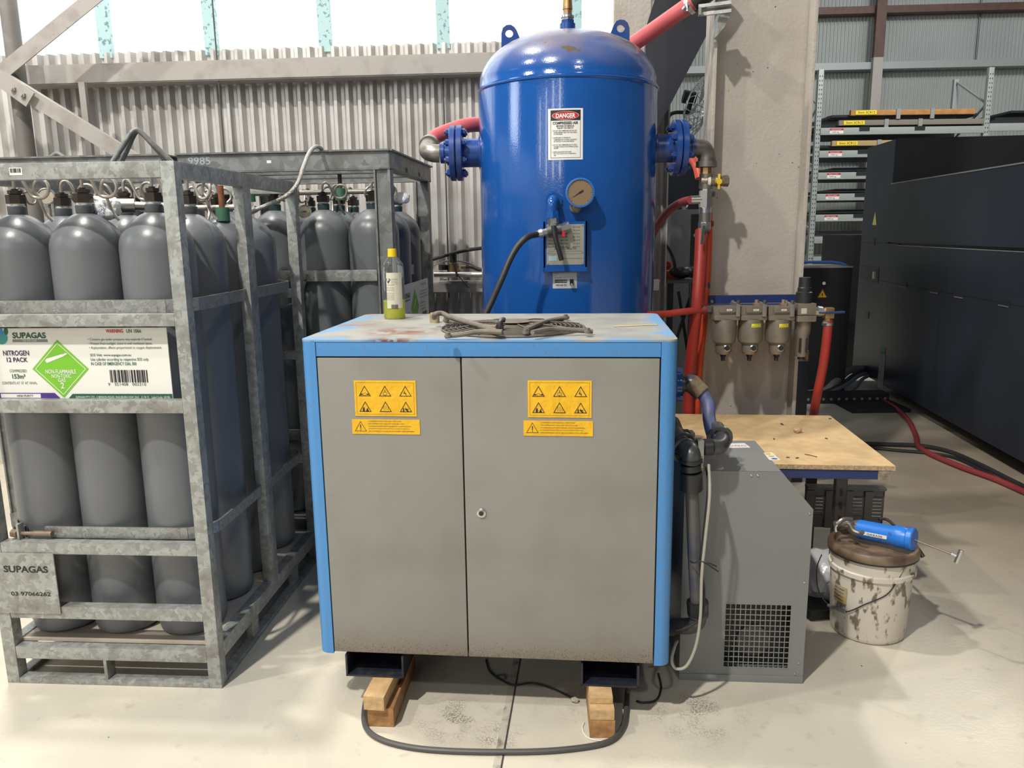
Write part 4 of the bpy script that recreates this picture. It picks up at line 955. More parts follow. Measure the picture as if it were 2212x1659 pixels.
# yellow labels
def crect(x0, y0, x1, y1):
    a = cf(x0, (y0+y1)/2); c = cf(x1, (y0+y1)/2); xm = (x0+x1)/2; return (a[0], cf(xm, y1)[1], c[0], cf(xm, y0)[1])
for (q1, q2) in (((766, 822, 899, 899), (761, 906, 907, 938)), ((1140, 822, 1278, 902), (1131, 909, 1281, 942))):
    r = crect(*q1); b = B(); b.b2((r[0], -.0006, r[1]), (r[2], .001, r[3])); pl = obj('warning_label', b, YEL, comp)
    dc = Decal(lambda u, v, h: (u, -.0006-h, v), .0003); w_, h_ = r[2]-r[0], r[3]-r[1]
    m_ = .006; 
    for a0, b0, a1, b1 in ((r[0]+m_, r[1]+m_, r[2]-m_, r[1]+m_+.0006), (r[0]+m_, r[3]-m_-.0006, r[2]-m_, r[3]-m_), (r[0]+m_, r[1]+m_, r[0]+m_+.0006, r[3]-m_), (r[2]-m_-.0006, r[1]+m_, r[2]-m_, r[3]-m_)): dc.rect('label_print', INK, a0, b0, a1, b1, 1)
    for iy in range(2):
        for ix in range(3):
            cx_ = r[0]+w_*(.17+.33*ix); cz_ = r[1]+h_*(.66-.44*iy); R = .0215
            dc.ring('label_print', INK, tri(cx_, cz_, R), .80, 1)
            k = iy*3+ix; z = cz_-.003
            if k == 0: dc.ring('label_print', INK, circ(cx_, z-.002, .0045, 14), .8, 1); dc.rect('label_print', INK, cx_-.013, z-.004, cx_-.006, z+.0, 1); dc.rect('label_print', INK, cx_+.006, z-.004, cx_+.013, z, 1)
            elif k == 1: dc.ring('label_print', INK, [(cx_-.006, z-.004), (cx_+.006, z-.004), (cx_+.006, z+.005), (cx_-.006, z+.005)], .8, 1); dc.rect('label_print', INK, cx_-.001, z+.005, cx_+.001, z+.012, 1); dc.rect('label_print', INK, cx_-.001, z-.008, cx_+.001, z-.004, 1)
            elif k == 2: dc.poly('label_print', INK, [(cx_-.001, z+.013), (cx_-.006, z), (cx_-.001, z+.001), (cx_+.003, z-.009), (cx_+.002, z+.003), (cx_-.002, z+.003)], 1)
            elif k == 3:
                dc.poly('label_print', INK, [(cx_-.008, z-.007), (cx_-.002, z-.007), (cx_-.002, z+.003), (cx_-.005, z+.008), (cx_-.008, z+.003)], 1); dc.poly('label_print', INK, [(cx_+.001, z-.007), (cx_+.011, z-.007), (cx_+.008, z), (cx_+.009, z+.006), (cx_+.004, z+.001)], 1)
            elif k == 4:
                for q in (-.006, 0, .006):
                    for s_ in range(4): dc.poly('label_print', INK, [(cx_+q+.001*(s_ % 2), z-.003+.0035*s_), (cx_+q+.0012+.001*(s_ % 2), z-.003+.0035*s_), (cx_+q+.0012+.001*((s_+1) % 2), z+.0005+.0035*s_), (cx_+q+.001*((s_+1) % 2), z+.0005+.0035*s_)], 1)
                dc.rect('label_print', INK, cx_-.010, z-.008, cx_+.010, z-.0065, 1)
            else:
                dc.rect('label_print', INK, cx_-.009, z-.008, cx_-.005, z+.004, 1); dc.poly('label_print', INK, [(cx_-.003, z), (cx_+.004, z-.006), (cx_+.010, z-.007), (cx_+.005, z-.001), (cx_+.009, z+.003), (cx_+.002, z+.002), (cx_-.001, z+.006)], 1)
    dc.done(pl)
    r = crect(*q2); b = B(); b.b2((r[0], -.0006, r[1]), (r[2], .001, r[3])); pl = obj('instruction_label', b, YEL, comp)
    dc = Decal(lambda u, v, h: (u, -.0006-h, v), .0003); h_ = r[3]-r[1]; tc_ = (r[0]+.026, r[1]+h_*.42)
    dc.ring('label_print', INK, tri(*tc_, .021), .86, 1); dc.poly('label_print', INK, [(tc_[0]-.001, tc_[1]-.003), (tc_[0]+.001, tc_[1]-.003), (tc_[0]+.0018, tc_[1]+.010), (tc_[0]-.0018, tc_[1]+.010)], 1); dc.poly('label_print', INK, circ(tc_[0], tc_[1]-.006, .0015, 8), 1)
    for k, (t_, wd) in enumerate((('IL COMPRESSORE DEVE FUNZIONARE A PORTE CHIUSE', .100), ('THE COMPRESSOR MUST WORK WITH THE DOORS CLOSED', .108), ('LE COMPRESSEUR DOIT FONCTIONNER AVEC LES PORTES FERMEES', .128), ('EL COMPRESOR DEBE TRABAJAR CON LAS PUERTAS CERRADAS', .124), ('DER KOMPRESSOR NUR BEI GESCHLOSSENEN TUREN BETREIBEN', .138))):
        zz = r[3]-.0075-k*.0076; dc.text('label_print', INK, t_, r[0]+.050, zz, r[0]+.050+wd, zz+.0032, 1)
    dc.done(pl)
# fan grille and pipes on the top
gc = (ct(937, 713, CZ1)+ct(1278, 712, CZ1))/2; GR = .228; gc.y = (ct(1105, 692, CZ1).y+ct(1105, 733, CZ1).y)/2+.01
gr = thing
b = B(); b.prism(circ(gc.x, gc.y, GR-.004, 48), (0, 0, CZ1), (1, 0, 0), (0, 1, 0), .001); obj('fan_opening', b, BLACK, comp)
b = B()
for k in range(13):
    rr_ = .05+(GR-.05)*k/12; b.tube([(gc.x+rr_*math.cos(2*math.pi*i/48), gc.y+rr_*math.sin(2*math.pi*i/48), CZ1+.004+.012*(1-(rr_/GR)**2)) for i in range(48)], .0015 if k < 12 else .0028, n=6, sm=False, closed=True)
for k in range(8):
    a_ = math.radians(22.5+45*k); b.tube([(gc.x+.03*math.cos(a_), gc.y+.03*math.sin(a_), CZ1+.020), (gc.x+.14*math.cos(a_), gc.y+.14*math.sin(a_), CZ1+.016), (gc.x+GR*math.cos(a_), gc.y+GR*math.sin(a_), CZ1+.006)], .002, n=6)
fg = obj('fan_guard', b, DUSTM, comp)
b = B(); b.cyl((gc.x, gc.y, CZ1+.012), (gc.x, gc.y, CZ1+.018), .06, n=32); b.lathe([(.052, .022), (.058, .024), (.02, .027), (0, .027)], (gc.x, gc.y, CZ1), n=32); obj('fan_hub', b, DUSTM, fg)
def cz(px, py, h): return ct(px, py, CZ1+h)
b = B()
arms = [[(1280, 716), (1240, 713), (1190, 711), (1150, 718)], [(1226, 686), (1190, 692), (1160, 702), (1138, 712)], [(962, 726), (1000, 722), (1040, 716), (1085, 717)], [(962, 693), (1010, 698), (1040, 706), (1072, 715)]]
for ar in arms: b = B(); b.tube([cz(x, y, (.010, .016, .022, .022)[i]) for i, (x, y) in enumerate(ar)], .0075, n=8); obj('guard_arm', b, DUSTM, comp)
b = B()
b.tube([cz(1218, 688, .012), cz(1180, 694, .02), cz(1150, 702, .026), cz(1132, 711, .024)], .005, n=8); obj('guard_tube', b, DUSTM, comp)
pass
b = B()
for x, y in ((968, 724), (963, 690), (1222, 684), (1270, 714), (1080, 718), (1136, 716)):
    b = B(); c = cz(x, y, .018); b.cyl(c-Vector((0, 0, .006)), c, .011, n=14); b.hexn(c, c+Vector((0, 0, .008)), .0075); obj('guard_bolt', b, DUSTM, comp)
b = B(); b.tube([cz(938, 686, .030), cz(940, 679, .044), cz(955, 677, .046), cz(972, 685, .035), cz(995, 692, .026), cz(1020, 699, .024), cz(1050, 706, .024), cz(1074, 707, .026)], .0085, n=12); obj('coolant_tube', b, DUSTM, comp)
b = B(); c = cz(939, 697, 0); b.cyl(c, c+Vector((0, 0, .03)), .017, n=12); b.hexn(c+Vector((0, 0, .016)), c+Vector((0, 0, .034)), .016); obj('brass_union', b, mat('corroded_brass', (.40, .32, .18), .6, .3, var=.3, vscale=60), comp)
b = B(); c = cz(1080, 719, .004); b.hexn(c, c+Vector((0, 0, .022)), .013); b.cyl(c, c+Vector((0, 0, .030)), .010); b.tube([c+Vector((0, 0, .026)), c+Vector((.001, 0, .033)), c+Vector((.007, .004, .039)), c+Vector((.014, .008, .038))], .008); obj('temperature_fitting', b, DSTEEL, comp)
# small paper slip
c1 = gz(1325, 705, CZ1+.0015); c2 = gz(1420, 701, CZ1+.0015); b = B(); b.bar(c1, c2, .016, .001, up=(0, 0, 1)); 
tag(obj('cardboard_strip', b, mat('strip_cream', (.55, .46, .22), .7)), 'thin yellowish strip of card lying on the compressor top', 'cardboard strip')
# channels under the cabinet (open ends at the front)
for px0, px1 in ((749, 874), (1255, 1380)):
    a0 = cf(px0, 1440, -.01)[0]; a1 = cf(px1, 1460, -.01)[0]; zt_ = CZ0-.004; z0_ = .112; y0_ = .0
    b = B(); b.b2((a0, y0_, z0_), (a1, CD_-.02, z0_+.006)); b.b2((a0, y0_, z0_), (a0+.006, CD_-.02, zt_)); b.b2((a1-.006, y0_, z0_), (a1, CD_-.02, zt_)); obj('fork_channel', b, mat('channel_navy', (.012, .016, .028), .45, dirt=(.05, .04, .035), dscale=30, damt=.5), comp)
# timber blocks
def block(nm, label, px0, px1, py, z0, z1, dy=-.02, ln=.30, m=TIMB, g=None, yaw=CA, dx=0):
    P = gz(px0, py, z0) if z0 == 0 else None
def tblock(label, P, wdt, z0, z1, ln, yaw, m):
    t = thing('timber_block', label, 'timber block', (P.x, P.y, z0), yaw)
    obj('block_body', B().b2((0, .001, 0), (wdt, ln, z1-z0), .002), m, t); obj('end_grain', B().b2((.001, 0, .001), (wdt-.001, .002, z1-z0-.001)), TIMBE if m is TIMB2 else mat('pale_end_grain', (.50, .34, .17), .75, var=.2, vscale=60), t)
    return t
TIMB2 = mat('timber_red', (.33, .17, .07), .7, var=.25, vscale=25)
Pl = gz(792, 1569); Pr = gz(1274, 1594)
tblock('lower reddish timber block under the left fork channel of the compressor', Pl+Vector((.004, 0, 0)), .083, 0, .064, .34, -.08, TIMB2)
tblock('upper pale timber block under the left fork channel of the compressor', Pl+Vector((-.004, -.012, 0)), .066, .0645, .1115, .30, -.13, TIMB)
tblock('lower brown timber block under the right fork channel of the compressor', Pr, .076, 0, .056, .34, CA+.06, TIMB2)
tblock('middle pale timber packer under the right fork channel of the compressor', Pr+Vector((.001, .004, 0)), .073, .0565, .090, .32, CA+.06, TIMB)
tblock('topmost thin pale timber packer under the right fork channel of the compressor', Pr+Vector((.003, .035, 0)), .070, .0905, .1115, .30, CA+.06, TIMB)
# cable on the floor round the blocks
b = B(); zc = .009; pts = [gz(792, 1500, zc), gz(786, 1545, zc), gz(793, 1575, zc), gz(820, 1596, zc), gz(870, 1611, zc), gz(940, 1620, zc), gz(1050, 1624, zc), gz(1180, 1622, zc), gz(1280, 1611, zc), gz(1325, 1596, zc), gz(1347, 1568, zc), gz(1353, 1535, zc), gz(1355, 1500, .02), gz(1358, 1480, .05)]
b.tube([p if i > 1 or True else p for i, p in enumerate(pts)], .0085, n=10)
tag(obj('floor_cable', b, mat('cable_grey', (.07, .068, .066), .45)), 'thick dark grey cable looping across the floor in front of the timber blocks', 'cable')
b = B(); b.tube([gz(x, y, .004) for x, y in ((1050, 1425), (1058, 1450), (1085, 1470), (1110, 1480), (1150, 1476), (1200, 1490), (1248, 1515))], .003, n=8); tag(obj('thin_cable', b, BLACKR), 'thin black wire lying on the floor underneath the compressor', 'wire')
b = B(); b.tube([gz(x, y, .004) for x, y in ((1422, 1455), (1428, 1485), (1418, 1512), (1390, 1518), (1375, 1514))], .0035, n=8); tag(obj('thin_cable', b, BLACKR), 'thin grey cable curling on the floor beside the right fork channel', 'wire')
b = B(); b.tube([gz(x, y, .003) for x, y in ((1262, 1560), (1258, 1572), (1264, 1588), (1278, 1597), (1300, 1600))], .002, n=6); tag(obj('string_scrap', b, WHT), 'frayed white string by the foot of the right timber blocks', 'string')
c = gz(1082, 1463, .006); b = B(); b.tube([c+Vector((.016*math.cos(t), .016*math.sin(t), 0)) for t in (-.6, .1, .8, 1.6, 2.4, 3.1, 3.6)], .003, n=6); tag(obj('hook_scrap', b, mat('teal_scrap', (.03, .1, .13), .4)), 'small dark teal hook lying on the floor beneath the compressor', 'hook')
c = gz(1242, 1512, .008); tag(crumple(c, .013, (1, 1, .6), 3, 'rubble_lump', None, mat('rubble', (.4, .38, .33), .8), False), 'small pale lump of debris on the floor under the compressor', 'debris lump')
# squat bottle of yellow liquid
bp_ = gz(853, 688, CZ1); bot = thing('detergent_bottle', 'clear plastic bottle of yellow-green detergent with yellow cap on the compressor top', 'bottle', bp_, math.radians(-10))
br_ = .0385; PET = mat('clear_plastic', (.93, .95, .97), .06, trans=.95, ior=1.15, alpha=1)
hb = .208
prof = [(0, .002), (br_*.9, .0), (br_, .006), (br_, .03), (br_*1.01, .168), (br_*.99, .184), (br_*.93, .198), (.020, .216), (.0150, .221), (.0150, .228)]
obj('bottle_wall', B().lathe(prof, n=40), PET, bot)
LIQ = mat('detergent', (.88, .90, .02), .06, trans=.45, ior=1.2)
obj('liquid', B().lathe([(0, .004), (br_*.88, .003), (br_-.0015, .008), (br_-.0012, .066), (0, .066)], n=40), LIQ, bot)
b = B(); b.cyl((0, 0, .221), (0, 0, .249), .0165, .0155); obj('cap', b, mat('cap_yellow', (.80, .56, .02), .35), bot)
def bf(u, v, h): a_ = u/(br_+.0006); return (math.sin(a_)*(br_+.0008+h), -math.cos(a_)*(br_+.0008+h), v)
b = B()
for i in range(12):
    ua, ub = -.014+.060*i/12, -.014+.060*(i+1)/12; b.face([bf(ua, .040, 0), bf(ub, .040, 0), bf(ub, .166, 0), bf(ua, .166, 0)])
bl = obj('bottle_label', b, mat('label_cream', (.62, .60, .48), .5), bot); dc = Decal(bf, .0003)
dc.poly('logo', NAVY, [(-.013, .146), (-.001, .146), (.003, .141), (-.006, .128), (-.015, .141)], 1); dc.text('logo_print', WHT, 'KING', -.012, .138, .0, .142, 2)
for k in range(16):
    if k in (5, 9): continue
    dc.text('label_print', INK, ('FLOOR CLEANER', 'Directions for use', 'Dilute with water', 'Keep out of reach')[k % 4], -.013+(.018 if k < 4 else 0), .142-.0058*k if k < 4 else .122-.0048*(k-4), (.014 if k >= 4 else .028), .1445-.0058*k if k < 4 else .1243-.0048*(k-4), 1)
barcode(dc, .002, .038, .028, .054, seed=5); dc.done(bl)

# ================================================================== PLUMBING RIGHT OF THE COMPRESSOR
pv = thing('compressor_outlet_pipe', 'dark plastic pipe with blue hose elbows at the compressor side, in front of the dryer', 'pipe', at(1497, 1340, 2.3))
def pt(*a): return at(*a)
b = B(); b.tube([pt(1440, 1352, 2.40), pt(1465, 1352, 2.36), pt(1490, 1352, 2.33), pt(1506, 1342, 2.31), pt(1508, 1322, 2.31)], .026, n=16); b.cyl(pt(1508, 1330, 2.31), pt(1508, 1300, 2.31), .032); b.cyl(pt(1444, 1352, 2.40), pt(1452, 1352, 2.39), .032); obj('lower_elbow', b, GREYPL, pv, True)
b = B(); b.cyl(pt(1508, 1325, 2.31), pt(1506, 1298, 2.31), .034, n=10); obj('compression_nut', b, BLACK, pv, True); b = B(); b.cyl(pt(1493, 1055, 2.30), pt(1493, 1018, 2.29), .036, .033, n=12); b.cyl(pt(1493, 1016, 2.29), pt(1492, 1003, 2.29), .031); b.cyl(pt(1492, 998, 2.29), pt(1492, 992, 2.29), .036); obj('compression_nut', b, BLACK, pv, True)
b = B(); b.tube([pt(1494, 1050, 2.30), pt(1497, 1120, 2.30), pt(1500, 1200, 2.30), pt(1506, 1310, 2.31)], .021, n=16); obj('hose', b, mat('hose_grey_blue', (.10, .095, .09), .45, dirt=(.03, .04, .10), dscale=4, damt=.8, dlo=.45, dhi=.55), pv, True)
b = B(); b.tube([pt(1492, 1000, 2.29), pt(1493, 985, 2.29), pt(1488, 972, 2.31), pt(1474, 962, 2.36), pt(1460, 940, 2.44), pt(1450, 915, 2.52)], .029, n=18); b.lathe([(.034, -.004), (.042, -.003), (.043, .004), (.034, .006)], pt(1473, 961, 2.36), (pt(1460, 940, 2.44)-pt(1474, 962, 2.36)), 28); b.lathe([(.034, -.004), (.042, -.003), (.043, .004), (.034, .006)], pt(1480, 975, 2.33), (pt(1460, 940, 2.44)-pt(1474, 962, 2.36)), 28); obj('upper_elbow', b, GREYPL, pv, True)
b = B(); b.cyl(pt(1508, 1010, 2.33), pt(1508, 985, 2.33), .017, n=8); b.b2(pt(1500, 990, 2.36), pt(1522, 952, 2.32), .003); b.b2(pt(1484, 972, 2.46), pt(1502, 935, 2.42), .003); b.cyl(pt(1503, 1010, 2.33), pt(1514, 1003, 2.33), .02); obj('union_block', b, mat('zinc_fitting', (.40, .40, .38), .35, .7), pv, True)
b = B(); b.cyl(pt(1520, 966, 2.34), pt(1538, 965, 2.34), .026); b.cyl(pt(1470, 943, 2.44), pt(1486, 943, 2.44), .024); obj('black_collar', b, BLACK, pv, True)
b = B(); b.tube([pt(1536, 965, 2.34), pt(1552, 964, 2.35), pt(1560, 955, 2.38), pt(1556, 940, 2.43), pt(1548, 925, 2.48)], .025, n=16); b.lathe([(.03, -.004), (.040, -.003), (.041, .005), (.03, .006)], pt(1555, 946, 2.41), (pt(1548, 925, 2.48)-pt(1558, 955, 2.38)), 28); obj('black_elbow', b, GREYPL, pv, True)
b = B(); b.tube([pt(1555, 950, 2.40), pt(1540, 938, 2.46), pt(1532, 905, 2.52), pt(1530, 875, 2.55), pt(1518, 850, 2.57), pt(1508, 838, 2.58)], .021, n=16); obj('blue_hose', b, PURPLE, pv, True)
b = B(); b.cyl(pt(1492, 826, 2.59), pt(1517, 850, 2.57), .032, .030, n=12); obj('coupling', b, mat('taped_coupling', (.15, .11, .06), .6, var=.4, vscale=40), pv, True)
b = B(); b.tube([pt(1464, 830, 2.6), pt(1480, 829, 2.6), pt(1496, 828, 2.59), pt(1505, 838, 2.58)], .029, n=16); b.cyl(pt(1462, 830, 2.6), pt(1476, 830, 2.6), .034); obj('side_elbow', b, GREYPL, pv, True)
b = B(); b.cyl(pt(1458, 830, 2.6), pt(1468, 830, 2.6), .045, n=20); b.hexn(pt(1462, 803, 2.6), pt(1474, 803, 2.6), .014); b.hexn(pt(1462, 858, 2.6), pt(1474, 858, 2.6), .014); obj('outlet_flange', b, TBLUE, pv, True)
b = B(); b.tube([pt(1527, 1010, 2.33), pt(1530, 1060, 2.27), pt(1520, 1160, 2.265), pt(1513, 1222, 2.265), pt(1520, 1275, 2.265), pt(1516, 1330, 2.265), pt(1490, 1352, 2.27), pt(1460, 1361, 2.28)], .005, n=8); tag(obj('signal_cable', b, BLACKR), 'black cable tied along the dark outlet pipe in front of the dryer', 'cable')
b = B(); b.tube([pt(1531, 1004, 2.33), pt(1533, 1070, 2.255), pt(1524, 1160, 2.25), pt(1516, 1240, 2.25), pt(1513, 1330, 2.25), pt(1503, 1395, 2.25), pt(1483, 1438, 2.25), pt(1460, 1444, 2.25), pt(1451, 1425, 2.26), pt(1458, 1395, 2.30), pt(1463, 1385, 2.35)], .0048, n=8); tag(obj('signal_cable', b, mat('white_cable', (.38, .37, .31), .5)), 'pale cable hanging down past the dryer and looping at its foot', 'cable')
b = B(); b.tube([pt(1491, 1212, 2.27), pt(1500, 1216, 2.255), pt(1514, 1212, 2.25), pt(1532, 1222, 2.24), pt(1552, 1235, 2.24)], .0025, n=6); b.tube([pt(1514, 1212, 2.25), pt(1530, 1216, 2.24), pt(1548, 1224, 2.24)], .0025, n=6); tag(obj('cable_tie', b, BLACK), 'black cable tie round the pipe and cables beside the compressor', 'cable tie')

# ================================================================== DRYER
DYA = -.08
D0 = Vector((.553, 2.422, 0)); DM = Matrix.Translation(D0) @ Matrix.Rotation(DYA, 4, 'Z'); DW, DD, DH = .408, .375, .737
dry = thing('air_dryer', 'grey metal refrigerated air dryer with square mesh vent, beside the compressor', 'air dryer', D0, DYA)
def df(px, py): q = DM.inverted() @ hitp(px, py, D0, DYA); return (q.x, q.z)
out = [(0, .022), (DW, .022), (DW, .612), (.302, DH), (0, DH)]
g0 = df(1562, 1440); g1 = df(1710, 1307)
gx0, gx1, gz0, gz1 = g0[0], g1[0], g0[1], g1[1]
# front panel with an opening: strips round the vent
b = B(); b.smooth = False
def pf(pts): b.prism(pts, (0, .002, 0), (1, 0, 0), (0, 0, 1), .002)
pf([(0, .022), (gx0, .022), (gx0, DH), (0, DH)]); pf([(gx0, .022), (gx1, .022), (gx1, gz0), (gx0, gz0)])
pf([(gx0, gz1), (gx1, gz1), (gx1, (DH+.612)/2+.0), (.302, DH), (gx0, DH)]) if False else pf([(gx0, gz1), (gx1, gz1), (gx1, .612+(DW-gx1)/(DW-.302)*(DH-.612)), (.302, DH), (gx0, DH)])
pf([(gx1, .022), (DW, .022), (DW, .612), (gx1, .612+(DW-gx1)/(DW-.302)*(DH-.612))])
bmesh.ops.remove_doubles(b.bm, verts=b.bm.verts[:], dist=.00001)
obj('front_panel', b, DRYG, dry)
b = B(); b.smooth = False
sk = [(0, .022), (0, DH), (.302, DH), (DW, .612), (DW, .022)]
for (p, q) in zip(sk, sk[1:]): b.face([(p[0], 0, p[1]), (q[0], 0, q[1]), (q[0], DD, q[1]), (p[0], DD, p[1])])
b.face([(x, DD, z) for x, z in out]); r_ = None
obj('hood', b, DRYG, dry)
obj('vent_backing', B().b2((.02, .06, .04), (DW-.02, .07, gz1+.1)), BLACK, dry)
b = B()
for k in range(14): x = gx0+(gx1-gx0)*k/13; b.b2((x-.0012, -.001, gz0), (x+.0012, .001, gz1))
for k in range(13): z = gz0+(gz1-gz0)*k/12; b.b2((gx0, -.001, z-.0012), (gx1, .001, z+.0012))
b.smooth = False; obj('vent_mesh', b, mat('mesh_grey', (.23, .235, .22), .5), dry)
b = B(); b.cyl(((gx0+gx1)/2, .05, gz0+.07), ((gx0+gx1)/2, .058, gz0+.07), .055); obj('inner_fan', b, DSTEEL, dry)
obj('base_tray', B().b2((.0, -.004, 0), (DW, DD, .024), .001), DRYG, dry)
for px, py in ((1623, 1027), (1637, 1027), (1748, 1109), (1737, 1258), (1486, 1451), (1716, 1455), (1725, 1432)):
    q = df(px, py); obj('screw', B().lathe([(0, .003), (.003, .003), (.0045, 0)], (min(q[0], DW-.006), 0, q[1]), (0, -1, 0), 12), STEEL, dry)
def topq(px, py): q = DM.inverted() @ gz(px, py, DH+.0008); return (q.x, q.y)
dc = Decal(lambda u, v, h: (u, v, DH+.0004+h), .0004)
P4 = [topq(*p) for p in ((1567, 968), (1622, 967), (1608, 957), (1560, 958))]; dc.poly('label_sticker', WHT, P4, 1)
P4 = [topq(*p) for p in ((1662, 994), (1686, 994), (1668, 977), (1649, 978))]; dc.poly('label_sticker', WHT, P4, 1)
for k, (p, mm) in enumerate((((1659, 980.5), YEL), ((1666, 985.5), YEL), ((1673, 991), mat('sticker_blue', (.05, .1, .4), .4)))):
    q = topq(*p); dc.poly('sticker_symbol' if mm is YEL else 'sticker_symbol_blue', mm, circ(q[0], q[1], .010, 14, .008), 2)
for k, p in enumerate(((1578, 963), (1592, 963), (1606, 963))): q = topq(*p); dc.ring('sticker_print', (WARNR, INK, PURP)[k], circ(q[0], q[1], .010, 12, .008), .75, 2) if k == 1 else dc.ring('sticker_ring', WARNR, circ(q[0], q[1], .010, 12, .008), .75, 2)
dc.done(dry)

# ================================================================== TABLE
ZT = .62
q0, q1, q2_, q3 = gz(1700, 1003, ZT), gz(1935, 1007, ZT), gz(1792, 897, ZT), gz(1455, 899, ZT)
TYW = math.atan2((q1-q0).y, (q1-q0).x); table = thing('workbench', 'low workbench with a particle board top on a navy frame, behind the dryer', 'workbench', (q1.x, q1.y, 0), TYW)
TMI = table.matrix_basis.inverted()
lf = TMI @ q3; rb = TMI @ q2_
top = [(lf.x, 0), (0, 0), (rb.x, rb.y-.005), (lf.x, rb.y-.005)]
b = B(); b.prism(top, (0, 0, ZT-.018), (1, 0, 0), (0, 1, 0), .018); obj('board_top', b, BOARD, table)
b = B(); b.b2((lf.x, -.0012, ZT-.0175), (0, .0, ZT-.0005)); obj('board_edge', b, BOARDE, table)
b = B(); b.b2((lf.x, .004, ZT-.055), (-.02, .034, ZT-.019), .002); b.b2((-.05, .034, ZT-.055), (-.02, rb.y-.02, ZT-.019)); b.b2((lf.x, rb.y-.05, ZT-.055), (-.02, rb.y-.02, ZT-.019)); obj('frame', b, NAVY, table)
obj('end_cap', B().b2((-.06, .001, ZT-.056), (-.016, .036, ZT-.019), .001), mat('bare_end', (.30, .24, .18), .6, .2, var=.4, vscale=40), table)
ZL = ZT-.055
def tleg(px, yy):
    P = TMI @ hitp(px, 1080, table.matrix_basis @ Vector((0, yy, 0)), TYW); x = P.x
    b = B(); b.b2((x-.022, yy, 0), (x+.022, yy+.003, ZL)); b.b2((x-.022, yy, 0), (x-.019, yy+.03, ZL)); b.b2((x+.019, yy, 0), (x+.022, yy+.03, ZL)); lg = obj('leg', b, mat('slotted_steel', (.10, .085, .075), .4, .5, dirt=(.16, .1, .07), dscale=20, damt=.5), table)
    bb = B(); k = 0
    while .04+.055*k < ZL-.03: 
        z = .04+.055*k; bb.prism([(x+.006*math.cos(t), z+.006*math.sin(t)+(.009 if math.sin(t) > 0 else -.009)) for t in [2*math.pi*i/12 for i in range(12)]], (0, yy-.001, 0), (1, 0, 0), (0, 0, 1), .0006); k += 1
    obj('leg_slot', bb, BLACK, lg)
tleg(1816, .10)
for xx_, yy_ in ((-.10, rb.y-.12), (lf.x+.1, .1), (lf.x+.1, rb.y-.12)):
    b = B(); b.b2((xx_-.022, yy_, 0), (xx_+.022, yy_+.03, ZL)); obj('leg', b, MATS['slotted_steel'], table)
# specks of rubbish on the board
rr = random.Random(11)
c = gz(1722, 929, ZT+.012); tag(crumple(c, .018, (1.1, .9, .7), 6, 'paper_lump', None, mat('glue_lump', (.50, .34, .20), .6), False), 'crumpled tan lump lying on the particle board bench top', 'lump')
for k, (px, py) in enumerate(((1793, 904), (1688, 915), (1785, 947), (1702, 988), (1722, 989), (1672, 948), (1690, 917))):
    c = gz(px, py, ZT+.002); b = B(); b.box(c, (.012, .006, .003), Matrix.Rotation(k*.9, 3, 'Z')); tag(obj('wood_chip', b, DSTEEL), 'dark chip of waste on the pale bench top', 'wood chip', 'chips on the bench top')
c = gz(1745, 981, ZT+.002); b = B(); b.tube([gz(1738, 981, ZT+.002), gz(1750, 983, ZT+.003), gz(1765, 987, ZT+.002)], .0015, n=6); tag(obj('twig', b, RUST), 'thin brown twig lying near the front edge of the bench top', 'twig')
# things under the bench
pr = thing('perforated_panel', 'dark folded metal panel with rows of slots standing under the bench', 'metal panel', at(1825, 1140, 3.35), TYW)
b = B(); b.smooth = False
A0 = pr.matrix_basis.inverted() @ at(1745, 1052, 3.35); A1 = pr.matrix_basis.inverted() @ at(1903, 1130, 3.35); x0, x1, z0, z1 = A0.x, A1.x, 0.0, A0.z
b.b2((x0, 0, z1-.05), (x1, .004, z1)); b.b2((x0, -.02, z1-.012), (x1, .03, z1))
b.b2((x0, 0, z0), (x1, .004, z0+.045))
n_g = 4; wgp = (x1-x0)/n_g
for k in range(n_g):
    xa = x0+wgp*k; b.b2((xa, -.006, z0), (xa+wgp*.40, .004, z1-.02)); b.b2((xa+wgp*.9, 0, z0), (xa+wgp, .004, z1-.02))
    for j in range(7): z = z0+.05+j*(z1-.1-z0)/6; b.b2((xa+wgp*.40, 0, z-.006), (xa+wgp*.9, .002, z+.006))
obj('slotted_sheet', b, mat('panel_dark', (.10, .10, .105), .38, .5), pr)
b = B(); b.b2((x0+.02, .06, z0+.03), (x1-.04, .07, z0+.05)); obj('red_backing', b, mat('red_plastic', (.5, .04, .02), .4), pr)
c = at(1758, 1205, 3.0); bagm = mat('clear_bag', (.55, .56, .58), .25, bump=.3, bscale=30)
tag(crumple(Vector((c.x+.03, 2.98, .11)), .11, (.75, .9, 1.0), 12, 'plastic_bag', None, bagm, False), 'crumpled translucent plastic bag on the floor between dryer and bucket', 'plastic bag')
b = B(); p = at(1762, 1262, 2.9); b.box((p.x, 2.92, .02), (.14, .2, .035), Matrix.Rotation(.2, 3, 'Z')); tag(obj('foam_offcut', b, BLACK), 'black foam offcut on the floor behind the white bucket', 'offcut')

